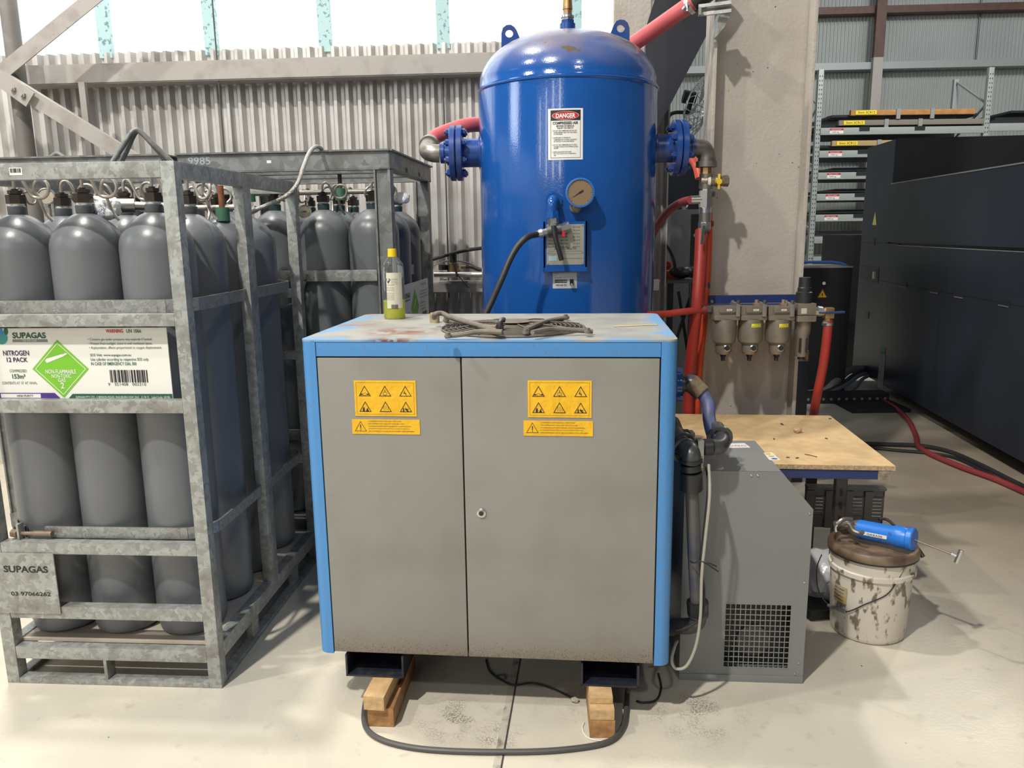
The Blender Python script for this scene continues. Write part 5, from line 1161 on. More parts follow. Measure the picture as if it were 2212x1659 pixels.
# ================================================================== BUCKET + GREASE GUN
BX, BY = 1.335, 2.748
bk = thing('bucket', 'stained white plastic bucket with wire handle and greasy brown lid', 'bucket', (BX, BY, 0))
def bmat():
    M = mat('bucket_white', (.62, .57, .50), .4, dirt=(.10, .07, .04), dscale=34, damt=.85, dlo=.55, dhi=.62, stretch=(1, 1, .5)); return M
BW = bmat(); r0, r1, hh = .129, .147, .335
obj('pail', B().lathe([(0, .004), (r0-.004, .002), (r0, .006), (r0+.003, .02), (r1-.004, .245), (r1-.004, .25), (r1+.004, .252), (r1+.004, .268), (r1-.002, .272), (r1, .325), (0, .325)], n=64), BW, bk)
LID = mat('lid_brown', (.085, .05, .035), .4, dirt=(.25, .18, .12), dscale=7, damt=.85, dlo=.42, dhi=.6)
ld = obj('lid', B().lathe([(r1+.0, .318), (r1+.008, .320), (r1+.011, .326), (r1+.011, .340), (r1+.004, .350), (r1-.010, .350), (r1-.016, .334), (r1-.05, .332), (.0, .334)], n=64), LID, bk)
obj('lid_gasket', B().lathe([(r1+.0, .316), (r1+.0095, .316), (r1+.0095, .3215), (r1, .3215)], n=64), BLACK, bk)
def bq(px, py, off=.004):
    r = ray(px, py); o = O-Vector((BX, BY, 0)); R = .14+off; a_ = r.x**2+r.y**2; b_ = 2*(o.x*r.x+o.y*r.y); c_ = o.x**2+o.y**2-R*R; dd = b_*b_-4*a_*c_
    t_ = (-b_-math.sqrt(max(dd, 0)))/(2*a_); return O+r*t_
b = B(); b.tube([bq(1775, 1198, .012), bq(1764, 1230, .02), bq(1768, 1275, .015), bq(1790, 1306), bq(1825, 1322), bq(1870, 1305), bq(1915, 1285), bq(1938, 1255), bq(1951, 1232)], .0022, n=6); obj('wire_handle', b, BLACKR, bk, True)
b = B(); b.tube([bq(1790, 1308, .008), bq(1808, 1315, .008), bq(1826, 1322, .008)], .007, n=8); obj('grip', b, GREYI, bk, True)
def bfn(u, v, h): rz = r0+.003+(r1-r0-.007)*(v-.02)/.225; a_ = u/rz; return (math.sin(a_)*(rz+.0012+h), -math.cos(a_)*(rz+.0012+h), v)
a0 = math.atan2(bq(1812, 1270).x-BX, -(bq(1812, 1270).y-BY))*.14
b = B()
for i in range(8): ua, ub = a0-.030+.066*i/8, a0-.030+.066*(i+1)/8; b.face([bfn(ua, .135, 0), bfn(ub, .135, 0), bfn(ub, .20, 0), bfn(ua, .20, 0)])
pl_ = obj('paper_label', b, mat('oily_label', (.42, .30, .12), .5, dirt=(.5, .45, .36), dscale=12, damt=.8), bk); dc = Decal(bfn, .0005)
for k, t_ in enumerate(('LGWA 2 GREASE', '18KG PLASTIC', 'BN 265232', 'MADE IN AUSTRALIA')): dc.text('label_print', INK, t_, a0-.026, .185-.014*k, a0+.022, .190-.014*k, 1, .01)
dc.done(pl_)
gun = thing('grease_gun', 'blue barrelled grease gun with T-handled rod lying on the bucket lid', 'grease gun', (BX, BY, .36))
ga = at(1855, 1140, 2.80); gb = at(1975, 1172, 2.66); ga.z = .380; gb.z = .392; gd = nrm(gb-ga)
b = B(); L_ = (gb-ga).length; b.lathe([(0, 0), (.035, 0), (.036, .004), (.036, L_*.62), (.040, L_*.68), (.040, L_*.84), (.038, L_*.88), (.042, L_*.9), (.042, L_-.004), (.039, L_), (0, L_)], ga, gd, 32); obj('barrel', b, mat('gun_blue', (.02, .17, .62), .35, dirt=(.03, .06, .15), dscale=20, damt=.7, dlo=.6, dhi=.66), gun, True)
b = B(); b.lathe([(.0, -.035), (.022, -.03), (.033, -.012), (.033, .006), (.028, .008)], ga, gd, 24); b.tube([ga-gd*.02, ga-gd*.06+Vector((0, 0, .006)), ga-gd*.09+Vector((0, .0, -.0))], .014, n=10); obj('gun_head', b, mat('gun_metal', (.30, .28, .25), .35, .7), gun, True)
b = B(); lv = [at(1822, 1132, 2.74), at(1833, 1130, 2.73), at(1843, 1145, 2.72), at(1858, 1152, 2.70), at(1864, 1149, 2.69)]; b.tube(lv, .008, n=8); b.tube([at(1808, 1132, 2.78), at(1822, 1122, 2.78), at(1840, 1122, 2.79)], .008, n=8); b.tube([at(1806, 1150, 2.77), at(1806, 1138, 2.78), at(1818, 1126, 2.78)], .006, n=8); obj('lever', b, MATS['gun_metal'], gun, True)
b = B(); th = at(2066, 1201, 2.55); b.tube([gb, (gb+th)/2, th], .0038, n=8); obj('rod', b, mat('rod_brass', (.25, .2, .15), .35, .8), gun, True)
b = B(); b.tube([at(2077, 1189, 2.545), at(2074, 1196, 2.545), at(2066, 1215, 2.55)], .0085, n=10); b.cyl(at(2055, 1196, 2.56), th, .007); obj('t_handle', b, STEEL, gun, True)
b = B(); b.tube([at(1898, 1122, 2.92), at(1915, 1122, 2.92), at(1935, 1138, 2.88), at(1955, 1160, 2.80), at(1975, 1185, 2.72), at(1988, 1194, 2.68)], .006, n=8); b.cyl(at(1984, 1188, 2.69), at(1994, 1203, 2.67), .008); obj('grease_hose', b, BLACKR, gun, True)
dc = Decal(lambda u, v, h: ga+gd*u+Vector((0, 0, 1)).cross(gd)*-1*math.sin(.2)*0+v*Vector((0, 0, 1))+(-(Vector((0, 0, 1)).cross(gd).normalized()))*(.0365+h), .001)
dc.rect('white_print', WHT, .03, -.006, .115, .008, 1); dc.text('dark_print', INK, 'GREASE', .045, -.003, .10, .004, 2)
for key, (bb, mm) in dc.L.items(): obj(key, bb, mm, gun, True)

# ================================================================== AIR FILTERS ON THE COLUMN
def COLp(px, py, Y=3.62): return at(px, py, Y)
fb = thing('filter_bracket', 'navy mounting bar bolted across the grey column above the filters', 'bracket', at(1640, 650, 3.66))
a_ = at(1530, 650, 3.70); c_ = at(1738, 648, 3.69)
b = B(); b.b2((a_.x, 3.69, a_.z-.012), (c_.x, 3.715, a_.z+.025)); b.b2((a_.x, 3.60, a_.z-.02), (c_.x, 3.69, a_.z-.014)); obj('bar', b, NAVY, fb, True)
b = B()
for px in (1538, 1583, 1652, 1700): p = at(px, 652, 3.685); b.lathe([(0, .006), (.006, .005), (.009, 0)], p, (0, -1, 0), 12)
obj('screw', b, STEEL, fb, True)
FY = 3.56
FM = mat('filter_bronze', (.235, .205, .165), .42, .45, var=.08, vscale=8, dirt=(.12, .10, .08), dscale=14, damt=.4)
def make_filter(label, stick):
    t = thing('air_filter', label, 'air filter', (0, 0, 0), 0, 'air filters on the column')
    b = B(); b.b2((-.060, -.042, .085), (.060, .042, .125), .006); b.b2((-.038, -.052, .098), (.036, -.04, .124), .004); b.b2((-.060, -.05, .062), (.060, .05, .088), .010); obj('head', b, FM, t)
    b = B(); b.lathe([(.054, .066), (.055, .05), (.055, -.02), (.052, -.038), (.040, -.048), (.036, -.05), (.036, -.085), (.030, -.096), (.0, -.098)], n=40); obj('bowl', b, FM, t)
    b = B(); b.lathe([(.0, .0), (.017, 0), (.018, .004), (.013, .008), (.012, .004), (0, .004)], (.006, -.034, -.064), (0, -1, 0), 8); obj('sight_glass', b, STEEL, t)
    b = B(); b.lathe([(0, .0), (.011, 0)], (.006, -.040, -.064), (0, -1, 0), 20); obj('sight_window', b, BLACK, t)
    b = B(); b.cyl((0, 0, -.098), (0, 0, -.108), .013); b.cyl((0, 0, -.108), (0, 0, -.128), .009); obj('drain', b, BLACK, t)
    dc = Decal(lambda u, v, h: (u, -.0525-h, v), .0004); dc.rect('maker_tag', WHT, -.006, .106, .018, .114, 1); dc.text('tag_print', INK, 'SMC', -.002, .108, .014, .112, 2); dc.done(t)
    if stick:
        def ff(u, v, h): a = u/.055; return (math.sin(a)*(.0555+h), -math.cos(a)*(.0555+h), v)
        dc = Decal(ff, .0005); 
        for k in range(5): dc.rect('yellow_sticker', mat('sticker_yellow', (.75, .70, .04), .4), -.012+.009*k, .032, -.003+.009*k, .048, 1)
        dc.text('sticker_print', INK, 'CAUTION', .0, .041, .03, .046, 2); dc.text('sticker_print', INK, 'SEE MANUAL BEFORE', -.008, .034, .03, .038, 2); dc.done(t)
    return t
fz = at(1567, 690, FY).z-.052
f1 = make_filter('bronze air filter without sticker, first on the red hose side of the column', False); f1.matrix_basis = Matrix.Translation(at(1565, 690, FY).xy.to_3d()+Vector((0, 0, at(1565, 690, FY).z-.062)))
f2 = make_filter('middle bronze air filter with a small yellow sticker, on the grey column', True); P = at(1622, 690, FY); f2.matrix_basis = Matrix.Translation((P.x, P.y, P.z-.062))
P = at(1681, 690, FY); dup(f2, (P.x, P.y, P.z-.062), 0, 'bronze air filter with yellow sticker, next to the black topped regulator')
for i, px in enumerate((1595, 1652, 1712)):
    t = thing('filter_clamp', ['steel clamp between the first and middle air filters', 'steel clamp between the two stickered air filters', 'steel clamp between the last filter and the regulator'][i], 'clamp', at(px, 672, FY-.05)); b = B(); p = at(px, 655, FY-.055); q = at(px, 684, FY-.055); b.b2((p.x-.009, FY-.06, q.z), (p.x+.009, FY+.04, p.z), .003); obj('clamp_body', b, mat('clamp_metal', (.30, .28, .25), .4, .6), t, True); b = B(); b.hexn(p+Vector((0, 0, -.002)), p+Vector((0, 0, .012)), .009); obj('clamp_screw', b, DSTEEL, t, True)
# gauge ports on the heads
for px, lb in ((1634, 'small pressure port fitting on top of the middle air filter'), (1692, 'small pressure port fitting on top of the last air filter')):
    p = at(px, 660, FY-.01); b = B(); b.b2((p.x-.013, p.y-.013, p.z-.01), (p.x+.013, p.y+.013, p.z+.012), .002); b.cyl(p+Vector((0, 0, .012)), p+Vector((0, 0, .026)), .009, n=12); tag(obj('port_fitting', b, mat('copper_fit', (.38, .28, .2), .4, .6)), lb, 'fitting')
rg = thing('pressure_regulator', 'bronze air regulator with black adjusting knob at the edge of the grey column', 'air regulator', at(1736, 690, FY))
P = at(1736, 670, FY)
b = B(); b.lathe([(0, .115), (.026, .113), (.027, .07), (.030, .066), (.030, .05), (.036, .046), (.036, .0), (0, 0)], P+Vector((-.002, 0, .035)), n=32); obj('knob', b, BLACK, rg, True)
b = B(); b.b2((P.x-.042, FY-.045, P.z-.018), (P.x+.040, FY+.04, P.z+.034), .003); b.b2((P.x-.045, FY-.05, P.z-.048), (P.x+.042, FY+.04, P.z-.02), .006); obj('regulator_body', b, FM, rg, True)
b = B(); b.lathe([(.036, -.045), (.035, -.10), (.030, -.112), (.028, -.20), (.024, -.212), (0, -.214)], P, n=28); obj('bowl', b, FM, rg, True)
for dx in (-.017, .012): obj('bowl_slot', B().b2((P.x+dx-.004, P.y-.031, P.z-.19), (P.x+dx+.004, P.y-.022, P.z-.125)), BLACK, rg, True)
b = B(); b.cyl(P+Vector((0, 0, -.212)), P+Vector((0, 0, -.225)), .015); obj('drain', b, BLACK, rg, True)
b = B(); p = at(1737, 672, FY-.047); b.b2((p.x-.012, FY-.048, p.z-.012), (p.x+.012, FY-.044, p.z+.012)); sq = obj('square_gauge', b, mat('gauge_face', (.5, .48, .38), .4), rg, True)
b = B(); b.cyl(at(1752, 672, FY), at(1792, 675, FY-.02), .017, n=10); b.cyl(at(1765, 672, FY), at(1775, 673, FY), .023, n=8); obj('outlet_valve', b, STEEL, rg, True)
b = B(); p = at(1790, 674, FY-.02); b.b2(p+Vector((-.02, -.018, -.028)), p+Vector((.02, .018, .02)), .004); b.hexn(p+Vector((.0, 0, -.028)), p+Vector((0, 0, -.05)), .017); obj('brass_elbow', b, BRASS, rg, True)
b = B(); b.bar(at(1770, 676, FY-.035), at(1824, 674, FY-.05), .006, .016, up=(0, 1, 0)) ; b.bar(at(1786, 676, FY-.045), at(1824, 674, FY-.05), .008, .019, up=(0, 1, 0)); lv_ = obj('valve_lever', b, NAVY, rg, True)
# red hose from regulator down behind the bench
b = B(); b.tube([at(1789, 692, FY-.02), at(1786, 730, FY-.02), at(1778, 790, FY-.0), at(1766, 850, 3.60), at(1757, 900, 3.75), at(1750, 960, 3.9)], .0205, n=16)
h1 = thing('red_air_hose', 'red hose hanging from the regulator valve down behind the bench', 'hose', at(1789, 692, FY-.02)); obj('hose', b, RED, h1, True)
b = B(); b.lathe([(.022, -.006), (.024, -.006), (.024, .006), (.022, .006)], at(1788, 700, FY-.02), (0, 0, 1), 20); b.cyl(at(1778, 696, FY-.04), at(1787, 696, FY-.04), .006, n=8); obj('hose_clamp', b, STEEL, h1, True)
# inlet hose from the tank line to the filters
h2 = thing('red_air_hose', 'short red hose feeding the first air filter from behind the compressor', 'hose', at(1420, 680, 3.5)); b = B(); b.tube([at(1400, 680, 3.45), at(1440, 678, 3.5), at(1480, 673, 3.52), at(1525, 669, FY)], .0155, n=14); obj('hose', b, RED, h2, True)
b = B(); b.lathe([(.017, -.006), (.020, -.006), (.020, .006), (.017, .006)], at(1519, 669, FY), (1, 0, 0), 20); b.hexn(at(1526, 669, FY), at(1536, 669, FY), .019); obj('hose_clamp', b, DSTEEL, h2, True)

# ================================================================== OUTLET STACK BESIDE THE TANK
EY = TY
os_ = thing('outlet_valve_stack', 'stack of threaded fittings and ball valves hanging from the tank outlet elbow', 'pipe fittings', (EX, EY, EZ))
def ez(py): return at(1517, py, EY)
X = EX
def vc(y0, y1, r, m, nm, n=24, r2=None): p, q = ez(y0), ez(y1); return obj(nm, B().cyl((X, EY, p.z), (X, EY, q.z), r, r2, n), m, os_, True)
CST = MATS['cast_elbow_dark']
vc(340, 352, .040, CST, 'bush', 12); vc(352, 362, .028, CST, 'nipple'); vc(360, 378, .027, BRASS, 'brass_union', 8); vc(376, 408, .030, CST, 'tee_body')
b = B(); p = at(1530, 392, EY-.01); q = at(1571, 391, EY-.01); b.cyl(at(1517, 392, EY), p, .026); b.cyl(p, q, .022, n=20); b.hexn(at(1562, 391, EY-.01), at(1573, 391, EY-.01), .025); b.sph(at(1550, 391, EY-.01), .026); obj('side_ball_valve', b, BRASSD, os_, True)
b = B(); b.cyl(at(1527, 392, EY-.01), at(1533, 392, EY-.01), .025); obj('ptfe_tape', b, WHT, os_, True)
b = B(); k = at(1553, 392, EY-.05); b.b2(k+Vector((-.005, -.004, -.033)), k+Vector((.005, .004, .033)), .002); b.cyl(k+Vector((0, -.006, 0)), k+Vector((0, .03, 0)), .013); obj('yellow_handle', b, mat('valve_yellow', (.75, .5, .04), .4), os_, True)
vc(408, 450, .026, STEEL, 'nipple', 8); vc(412, 448, .030, STEEL, 'hex_body', 6); vc(450, 460, .027, STEEL, 'collar'); vc(460, 500, .026, CST, 'lower_valve'); vc(480, 496, .030, STEEL, 'lower_nut', 8)
b = B(); b.cyl(at(1517, 431, EY), at(1492, 432, EY), .019); obj('side_branch', b, STEEL, os_, True)
b = B(); p = at(1519, 487, EY-.03); b.cyl(p, p+Vector((0, -.012, 0)), .012); b.bar(at(1519, 487, EY-.045), at(1519, 500, EY-.045), .016, .004, up=(0, 1, 0)); obj('valve_stem', b, STEEL, os_, True)
b = B(); b.bar(at(1521, 488, EY-.09), at(1516, 527, EY-.10), .007, .022, up=(0, 1, 0)); obj('green_lever', b, mat('lever_green', (.01, .07, .05), .4), os_, True)
b = B(); b.tube([at(*p) for p in ((1514, 498, EY), (1512, 560, 3.60), (1506, 650, 3.55), (1498, 730, 3.60), (1490, 800, 3.66), (1486, 860, 3.72), (1490, 980, 3.76))], .026, n=18); hs = thing('red_air_hose', 'thick red hose dropping from the valve stack beside the grey column', 'hose', at(1486, 860, 3.55)); obj('hose', b, RED, hs, True)
b = B(); b.lathe([(.027, -.006), (.0295, -.006), (.0295, .006), (.027, .006)], at(1513, 508, EY), (0, 0, 1), 20); obj('hose_clamp', b, STEEL, hs, True)
b = B(); b.tube([at(*p) for p in ((1532, 460, 3.78), (1530, 560, 3.75), (1522, 680, 3.70), (1512, 780, 3.72), (1506, 860, 3.74), (1505, 980, 3.78))], .0165, n=14); tag(obj('red_air_hose', b, mat('orange_red_hose', (.55, .06, .02), .5)), 'thinner orange-red hose running down behind the thick red hose at the column', 'hose')
b = B(); b.tube([at(*p) for p in ((1492, 432, EY), (1470, 438, 3.75), (1445, 455, 3.85), (1425, 480, 3.95), (1410, 505, 4.05), (1395, 540, 4.1))], .019, n=14); tag(obj('red_air_hose', b, REDDK), 'dark red hose curving from the valve stack down behind the tank', 'hose')
b = B(); b.tube([at(*p) for p in ((1484, 338, 4.1), (1496, 345, 4.05), (1506, 362, 4.0), (1511, 385, 3.98))], .022, n=12); tag(obj('red_air_hose', b, mat('orange_hose', (.62, .09, .05), .4)), 'short bend of orange hose showing behind the tank outlet elbow', 'hose')
for i, (px, py) in enumerate(((1535, 420), (1532, 484), (1524, 617))):
    p = at(px, py, 3.72); b = B(); b.b2(p+Vector((-.018, -.01, -.008)), p+Vector((.02, .02, .008)), .002); b.b2(p+Vector((.008, -.016, -.012)), p+Vector((.016, .0, .014)), .001); tag(obj('pipe_clip', b, (BRASSD, RUST, NAVY)[i]), ['brassy spring clip on the column edge beside the steel fitting', 'rusty clip on the column edge beside the green valve lever', 'navy clip on the column edge holding the red hoses'][i], 'clip')
# pink-red hose at the top and bracket
h3 = thing('red_air_hose', 'fat pinkish red hose rising from behind the tank to the column bracket', 'hose', at(1372, 92, 3.95)); b = B(); b.tube([at(*p) for p in ((1300, 150, 4.05), (1340, 115, 4.0), (1372, 92, 3.95), (1410, 66, 3.88), (1450, 38, 3.8), (1480, 17, 3.75), (1500, 2, 3.72))], .036, n=20); obj('hose', b, REDP, h3, True)
b = B(); b.cyl(at(1486, 14, 3.74), at(1494, 8, 3.73), .041, n=24); b.cyl(at(1478, 20, 3.70), at(1484, 14, 3.68), .012, n=10); b.cyl(at(1484, 6, 3.68), at(1485, 24, 3.68), .005, n=8); obj('hose_clamp', b, STEEL, h3, True)
b = B(); b.tube([at(1496, 6, 3.73), at(1512, -6, 3.72), at(1535, -25, 3.72), at(1560, -60, 3.72)], .045, n=16); obj('black_adaptor', b, BLACK, h3, True)
bk2 = thing('strut_bracket', 'grey channel strut bracket clamped to the top of the column', 'bracket', at(1545, 22, 3.6)); b = B()
for (p, q) in (((1509, 14), (1580, 5)), ((1509, 32), (1580, 23))): b.bar(at(*p, 3.66), at(*q, 3.62), .012, .014, up=(0, 0, 1))
b.bar(at(1509, 23, 3.69), at(1580, 14, 3.65), .003, .045, up=(0, 1, 0)); b.bar(at(1512, 23, 3.62), at(1512, 23, 3.7), .012, .03); obj('strut', b, GALV, bk2, True)
b = B(); pts = [at(*p, 3.66) for p in ((1556, 26), (1581, 24), (1565, 58), (1551, 75), (1550, 45))]; b.face(pts); r_ = bmesh.ops.extrude_face_region(b.bm, geom=b.bm.faces[:]); bmesh.ops.translate(b.bm, vec=(0, .07, 0), verts=[v for v in r_['geom'] if isinstance(v, bmesh.types.BMVert)]); obj('gusset', b, GALV, bk2, True)

# ================================================================== REGULATOR ON THE WALL RAIL
rg2 = thing('gas_regulator', 'brass gas regulator with black knob resting on the wall rail between cage and tank', 'gas regulator', at(978, 590, 4.76))
Y = 4.74
b = B(); p = at(983, 573, Y); b.cyl(p+Vector((0, 0, -.02)), p+Vector((0, 0, .035)), .030, .033); b.cyl(at(978, 545, Y), at(978, 566, Y), .024, .020, n=20); obj('black_knob', B().cyl(at(979, 567, Y), at(978, 547, Y), .020, .024, 20), BLACK, rg2, True)
b = B(); b.cyl(at(981, 586, Y), at(980, 569, Y), .029); b.b2(at(966, 588, Y), at(994, 582, Y+.04), .002); b.cyl(at(996, 577, Y), at(1006, 576, Y), .010, n=6); obj('brass_body', b, BRASS, rg2, True)
b = B(); b.cyl(at(958, 583, Y), at(958, 572, Y), .030); obj('side_gauge', b, BLACK, rg2, True)
b = B(); b.tube([at(*p) for p in ((1006, 577, Y), (1020, 578, Y+.02), (1045, 588, Y+.04))], .008, n=8); obj('outlet_hose', b, BLACKR, rg2, True)
b = B(); b.cyl(at(938, 593, 4.72), at(1046, 593, 4.70), .017, n=14); tag(obj('rail_pipe', b, STEEL), 'bright steel pipe lying along the wall rail beneath the regulator', 'pipe')
b = B(); b.tube([at(*p) for p in ((935, 560, 4.78), (975, 548, 4.76), (1010, 540, 4.76), (1050, 535, 4.78))], .011, n=10); tag(obj('wall_cable', b, BLACKR), 'black cable running along the corrugated wall behind the tank', 'cable')
b = B(); b.tube([at(*p) for p in ((938, 572, 4.8), (965, 564, 4.79), (985, 563, 4.79), (1010, 568, 4.79), (1045, 583, 4.8))], .005, n=8); tag(obj('wall_cable', b, PIG), 'thin beige tube bent over the wall rail behind the regulator', 'tube')
b = B(); b.tube([at(*p) for p in ((972, 550, 4.70), (980, 572, 4.69), (986, 592, 4.68), (986, 598, 4.68))], .005, n=6); b.tube([at(*p) for p in ((986, 592, 4.68), (998, 605, 4.68), (1012, 622, 4.68))], .003, n=6); tag(obj('cable_tie', b, BLACK), 'black cable tie holding the regulator to the pipe on the wall rail', 'cable tie')

# ================================================================== BITS SEEN BETWEEN TANK AND COLUMN
def wbox(name, label, cat, px0, py0, px1, py1, Y, dep, m, toground=False):
    a, c = at(px0, py1, Y), at(px1, py0, Y); b = B(); b.b2((a.x, Y, 0 if toground else a.z), (c.x, Y+dep, c.z), .004); return tag(obj(name, b, m), label, cat)
STEELB = mat('bright_wire', (.75, .76, .76), .3, .6)
fan = thing('wall_fan', 'wire caged wall fan seen past the column edge', 'fan', at(1490, 260, 5.4))
c = at(1506, 233, 5.4); ax = Vector((.90, -.32, -.30)).normalized(); b = B()
for k in range(26):
    a_ = 2*math.pi*k/26; x = nrm(ax.orthogonal()); y = ax.cross(x); d = x*math.cos(a_)+y*math.sin(a_)
    b.tube([c+ax*.07+d*.02, c+ax*.055+d*.12, c+d*.20, c-ax*.055+d*.12, c-ax*.07+d*.04], .0026, n=5)
for rr_, o_ in ((.2, 0), (.15, .045), (.15, -.045), (.09, .062), (.09, -.062)):
    b.tube([c+ax*o_+(x*math.cos(2*math.pi*i/32)+y*math.sin(2*math.pi*i/32))*rr_ for i in range(32)], .0025, n=5, sm=False, closed=True)
obj('cage', b, STEELB, fan, True)
b = B()
for k in range(3):
    a_ = 2*math.pi*k/3+.5; d = x*math.cos(a_)+y*math.sin(a_); e_ = ax.cross(d); b.face([c+d*.03-e_*.02, c+d*.17-e_*.05+ax*.02, c+d*.18+e_*.05-ax*.02, c+d*.03+e_*.03])
obj('blade', b, mat('fan_blade', (.6, .62, .62), .3, .4), fan, True)
b = B(); b.cyl(at(1476, 208, 5.4), at(1502, 214, 5.4), .042); b.cyl(at(1490, 220, 5.4), at(1486, 240, 5.4), .02, n=10); obj('motor', b, BLACK, fan, True)
b = B(); b.tube([at(1487, 240, 5.4), at(1486, 243, 5.4), at(1460, 243, 5.42), at(1446, 250, 5.45), at(1441, 270, 5.5)], .012, n=8); obj('arm', b, BLACK, fan, True)
P = at(1434, 300, 5.5); b = B().cyl((P.x, P.y, 0), (P.x, P.y, 2.45), .022); tag(obj('steel_pole', b, mat('pole_light', (.42, .44, .42), .4, .4)), 'slim pale steel pole standing between the tank and the column', 'pole')
wbox('dark_panel', 'dark navy panel standing behind the tank outlet pipe', 'panel', 1440, 330, 1525, 520, 6.6, .2, MACH, True)
t = thing('steel_cabinet', 'grey steel cabinet with an eyebolt, behind the red hoses', 'cabinet', at(1480, 600, 6.0)); a, c = at(1445, 620, 6.0), at(1522, 452, 6.0)
obj('cabinet_body', B().b2((a.x, 6.0, 0), (c.x, 6.4, c.z), .01), DARKG, t, True); obj('side_recess', B().b2((at(1494, 460, 5.99).x, 5.985, 0), (c.x, 6.0, at(1494, 463, 6).z)), BLACK, t, True)
b = B(); p = at(1482, 448, 6.0); p.y = 6.05; b.tube([p+Vector((.022*math.sin(t_), 0, .022+.022*math.cos(t_))) for t_ in [2*math.pi*i/12 for i in range(12)]], .008, n=6, closed=True); b.cyl(p+Vector((0, 0, -.03)), p, .02); obj('eyebolt', b, STEEL, t, True)
wb = thing('steel_bench', 'cluttered dark steel bench behind the tank and red hoses', 'workbench', at(1440, 640, 5.0)); a, c = at(1405, 612, 5.0), at(1505, 598, 5.0)
b = B(); b.b2((a.x, 4.95, a.z-.0), (c.x, 5.5, a.z+.02)); obj('bench_top', b, mat('bench_steel', (.13, .13, .12), .5, .3), wb, True)
for px in (1412, 1448, 1500): p = at(px, 620, 5.0); obj('leg', B().b2((p.x-.02, 5.0, 0), (p.x+.02, 5.04, a.z)), MACH, wb, True)
b = B(); b.bar(at(1415, 870, 5.1), at(1495, 630, 5.1), .02, .02); b.bar(at(1465, 630, 5.12), at(1500, 860, 5.12), .02, .02); obj('cross_brace', b, BLACK, wb, True)
zb_ = a.z+.02
def onb(name, label, cat, px0, px1, h, Y, m, d=.12): a_, c_ = at(px0, 600, Y), at(px1, 600, Y); b = B(); b.b2((a_.x, Y, zb_), (c_.x, Y+d, zb_+h), .003); return tag(obj(name, b, m), label, cat)
ob_ = onb('orange_box', 'small orange cardboard box on the steel bench behind the tank', 'box', 1440, 1480, .052, 5.08, mat('orange_card', (.72, .12, .02), .5))
onb('cream_box', 'pale cream box on the steel bench next to the orange box', 'box', 1408, 1440, .058, 5.06, mat('cream_card', (.42, .40, .24), .6))
p = at(1478, 596, 5.0); tag(crumple(Vector((p.x, 5.02, zb_+.045)), .10, (1.0, .5, .42), 21, 'black_bag', None, mat('black_vinyl', (.015, .015, .017), .25), False), 'crumpled black plastic bag on the steel bench behind the hoses', 'bag')
p = at(1425, 565, 5.2); tag(crumple(Vector((p.x, 5.25, zb_+.08)), .09, (1.0, .6, .5), 23, 'red_rag', None, mat('red_rag', (.35, .04, .04), .8), False), 'dull red rag heaped on the steel bench beside the tank', 'rag')
b = B(); b.tube([at(*p) for p in ((1405, 510, 4.9), (1428, 517, 4.9), (1446, 540, 4.9), (1456, 565, 4.92), (1459, 590, 4.95))], .010, n=8); tag(obj('bench_cable', b, BLACKR), 'black hose arching from behind the tank onto the steel bench', 'hose')
b = B(); b.tube([at(*p) for p in ((1455, 452, 5.9), (1440, 465, 5.85), (1436, 490, 5.8), (1432, 520, 5.8), (1428, 560, 5.6), (1424, 608, 5.3))], .018, n=8); tag(obj('bench_cable', b, mat('pale_cable', (.4, .4, .38), .5)), 'pale grey cable hanging off the grey cabinet behind the tank', 'cable')
# box right of the column
wbox('black_cabinet', 'small black floor cabinet between the column and the laser machine', 'cabinet', 1690, 780, 1749, 900, 4.5, .3, MACH, True)
b = B(); p = at(1742, 780, 4.55); b.cyl(p, p+Vector((0, 0, .05)), .014, n=12); b.sph(p+Vector((0, 0, .055)), .012); tag(obj('brass_plug', b, BRASS), 'small brass fitting standing on the black floor cabinet', 'fitting')

# ================================================================== BLACK ENCLOSURES AND LASER MACHINE
en = thing('electrical_cabinet', 'black electrical cabinet with yellow high voltage triangle, beside the column', 'cabinet', at(1790, 850, 7.0)); a, c = at(1650, 845, 7.0), at(1842, 578, 7.0)
obj('cabinet_body', B().b2((a.x, 7.0, 0), (c.x, 7.5, c.z), .004), MACHD, en, True)
obj('top_edge', B().b2((a.x, 6.99, c.z), (c.x, 7.5, c.z+.012)), mat('grey_lip', (.28, .28, .28), .5), en, True)
p = at(1776, 637, 7.0); wfn = lambda u, v, h: Vector((p.x+u, 6.998-h, p.z+v))
dc = Decal(wfn, .001); dc.poly('warning_triangle', YEL, tri(0, 0, .052), 1); dc.ring('warning_print', INK, tri(0, 0, .050), .86, 2); dc.poly('warning_print', INK, [(.004, .026), (-.010, .0), (-.001, .002), (-.004, -.018), (.010, .006), (.001, .005)], 2); dc.done(en, True)
obj('button', B().cyl(at(1780, 612, 7.0), at(1780, 612, 6.98), .014), STEEL, en, True)
b = B(); b.tube([at(1725, 567, 7.1), at(1790, 566, 7.1), at(1820, 570, 7.1), at(1834, 578, 7.05)], .012, n=8); tag(obj('blue_tube', b, mat('blue_tube', (.05, .12, .4), .3)), 'blue tube lying across the top of the electrical cabinet', 'tube')
tc2 = wbox('tall_cabinet', 'tall plain black cabinet between the sheet rack and the laser machine', 'cabinet', 1803, 507, 1882, 850, 8.3, .6, MACHD, True)
MP1 = Vector((3.381, 7.679, 0)); MA = -1.68518
lm = thing('laser_machine', 'huge dark blue-black laser cutting machine housing filling the far right side', 'laser cutting machine', (MP1.x, MP1.y, 0), MA)
MI = lm.matrix_basis.inverted()
def mf(px, py): q = MI @ hitp(px, py, MP1, MA); return (q.x, q.z)
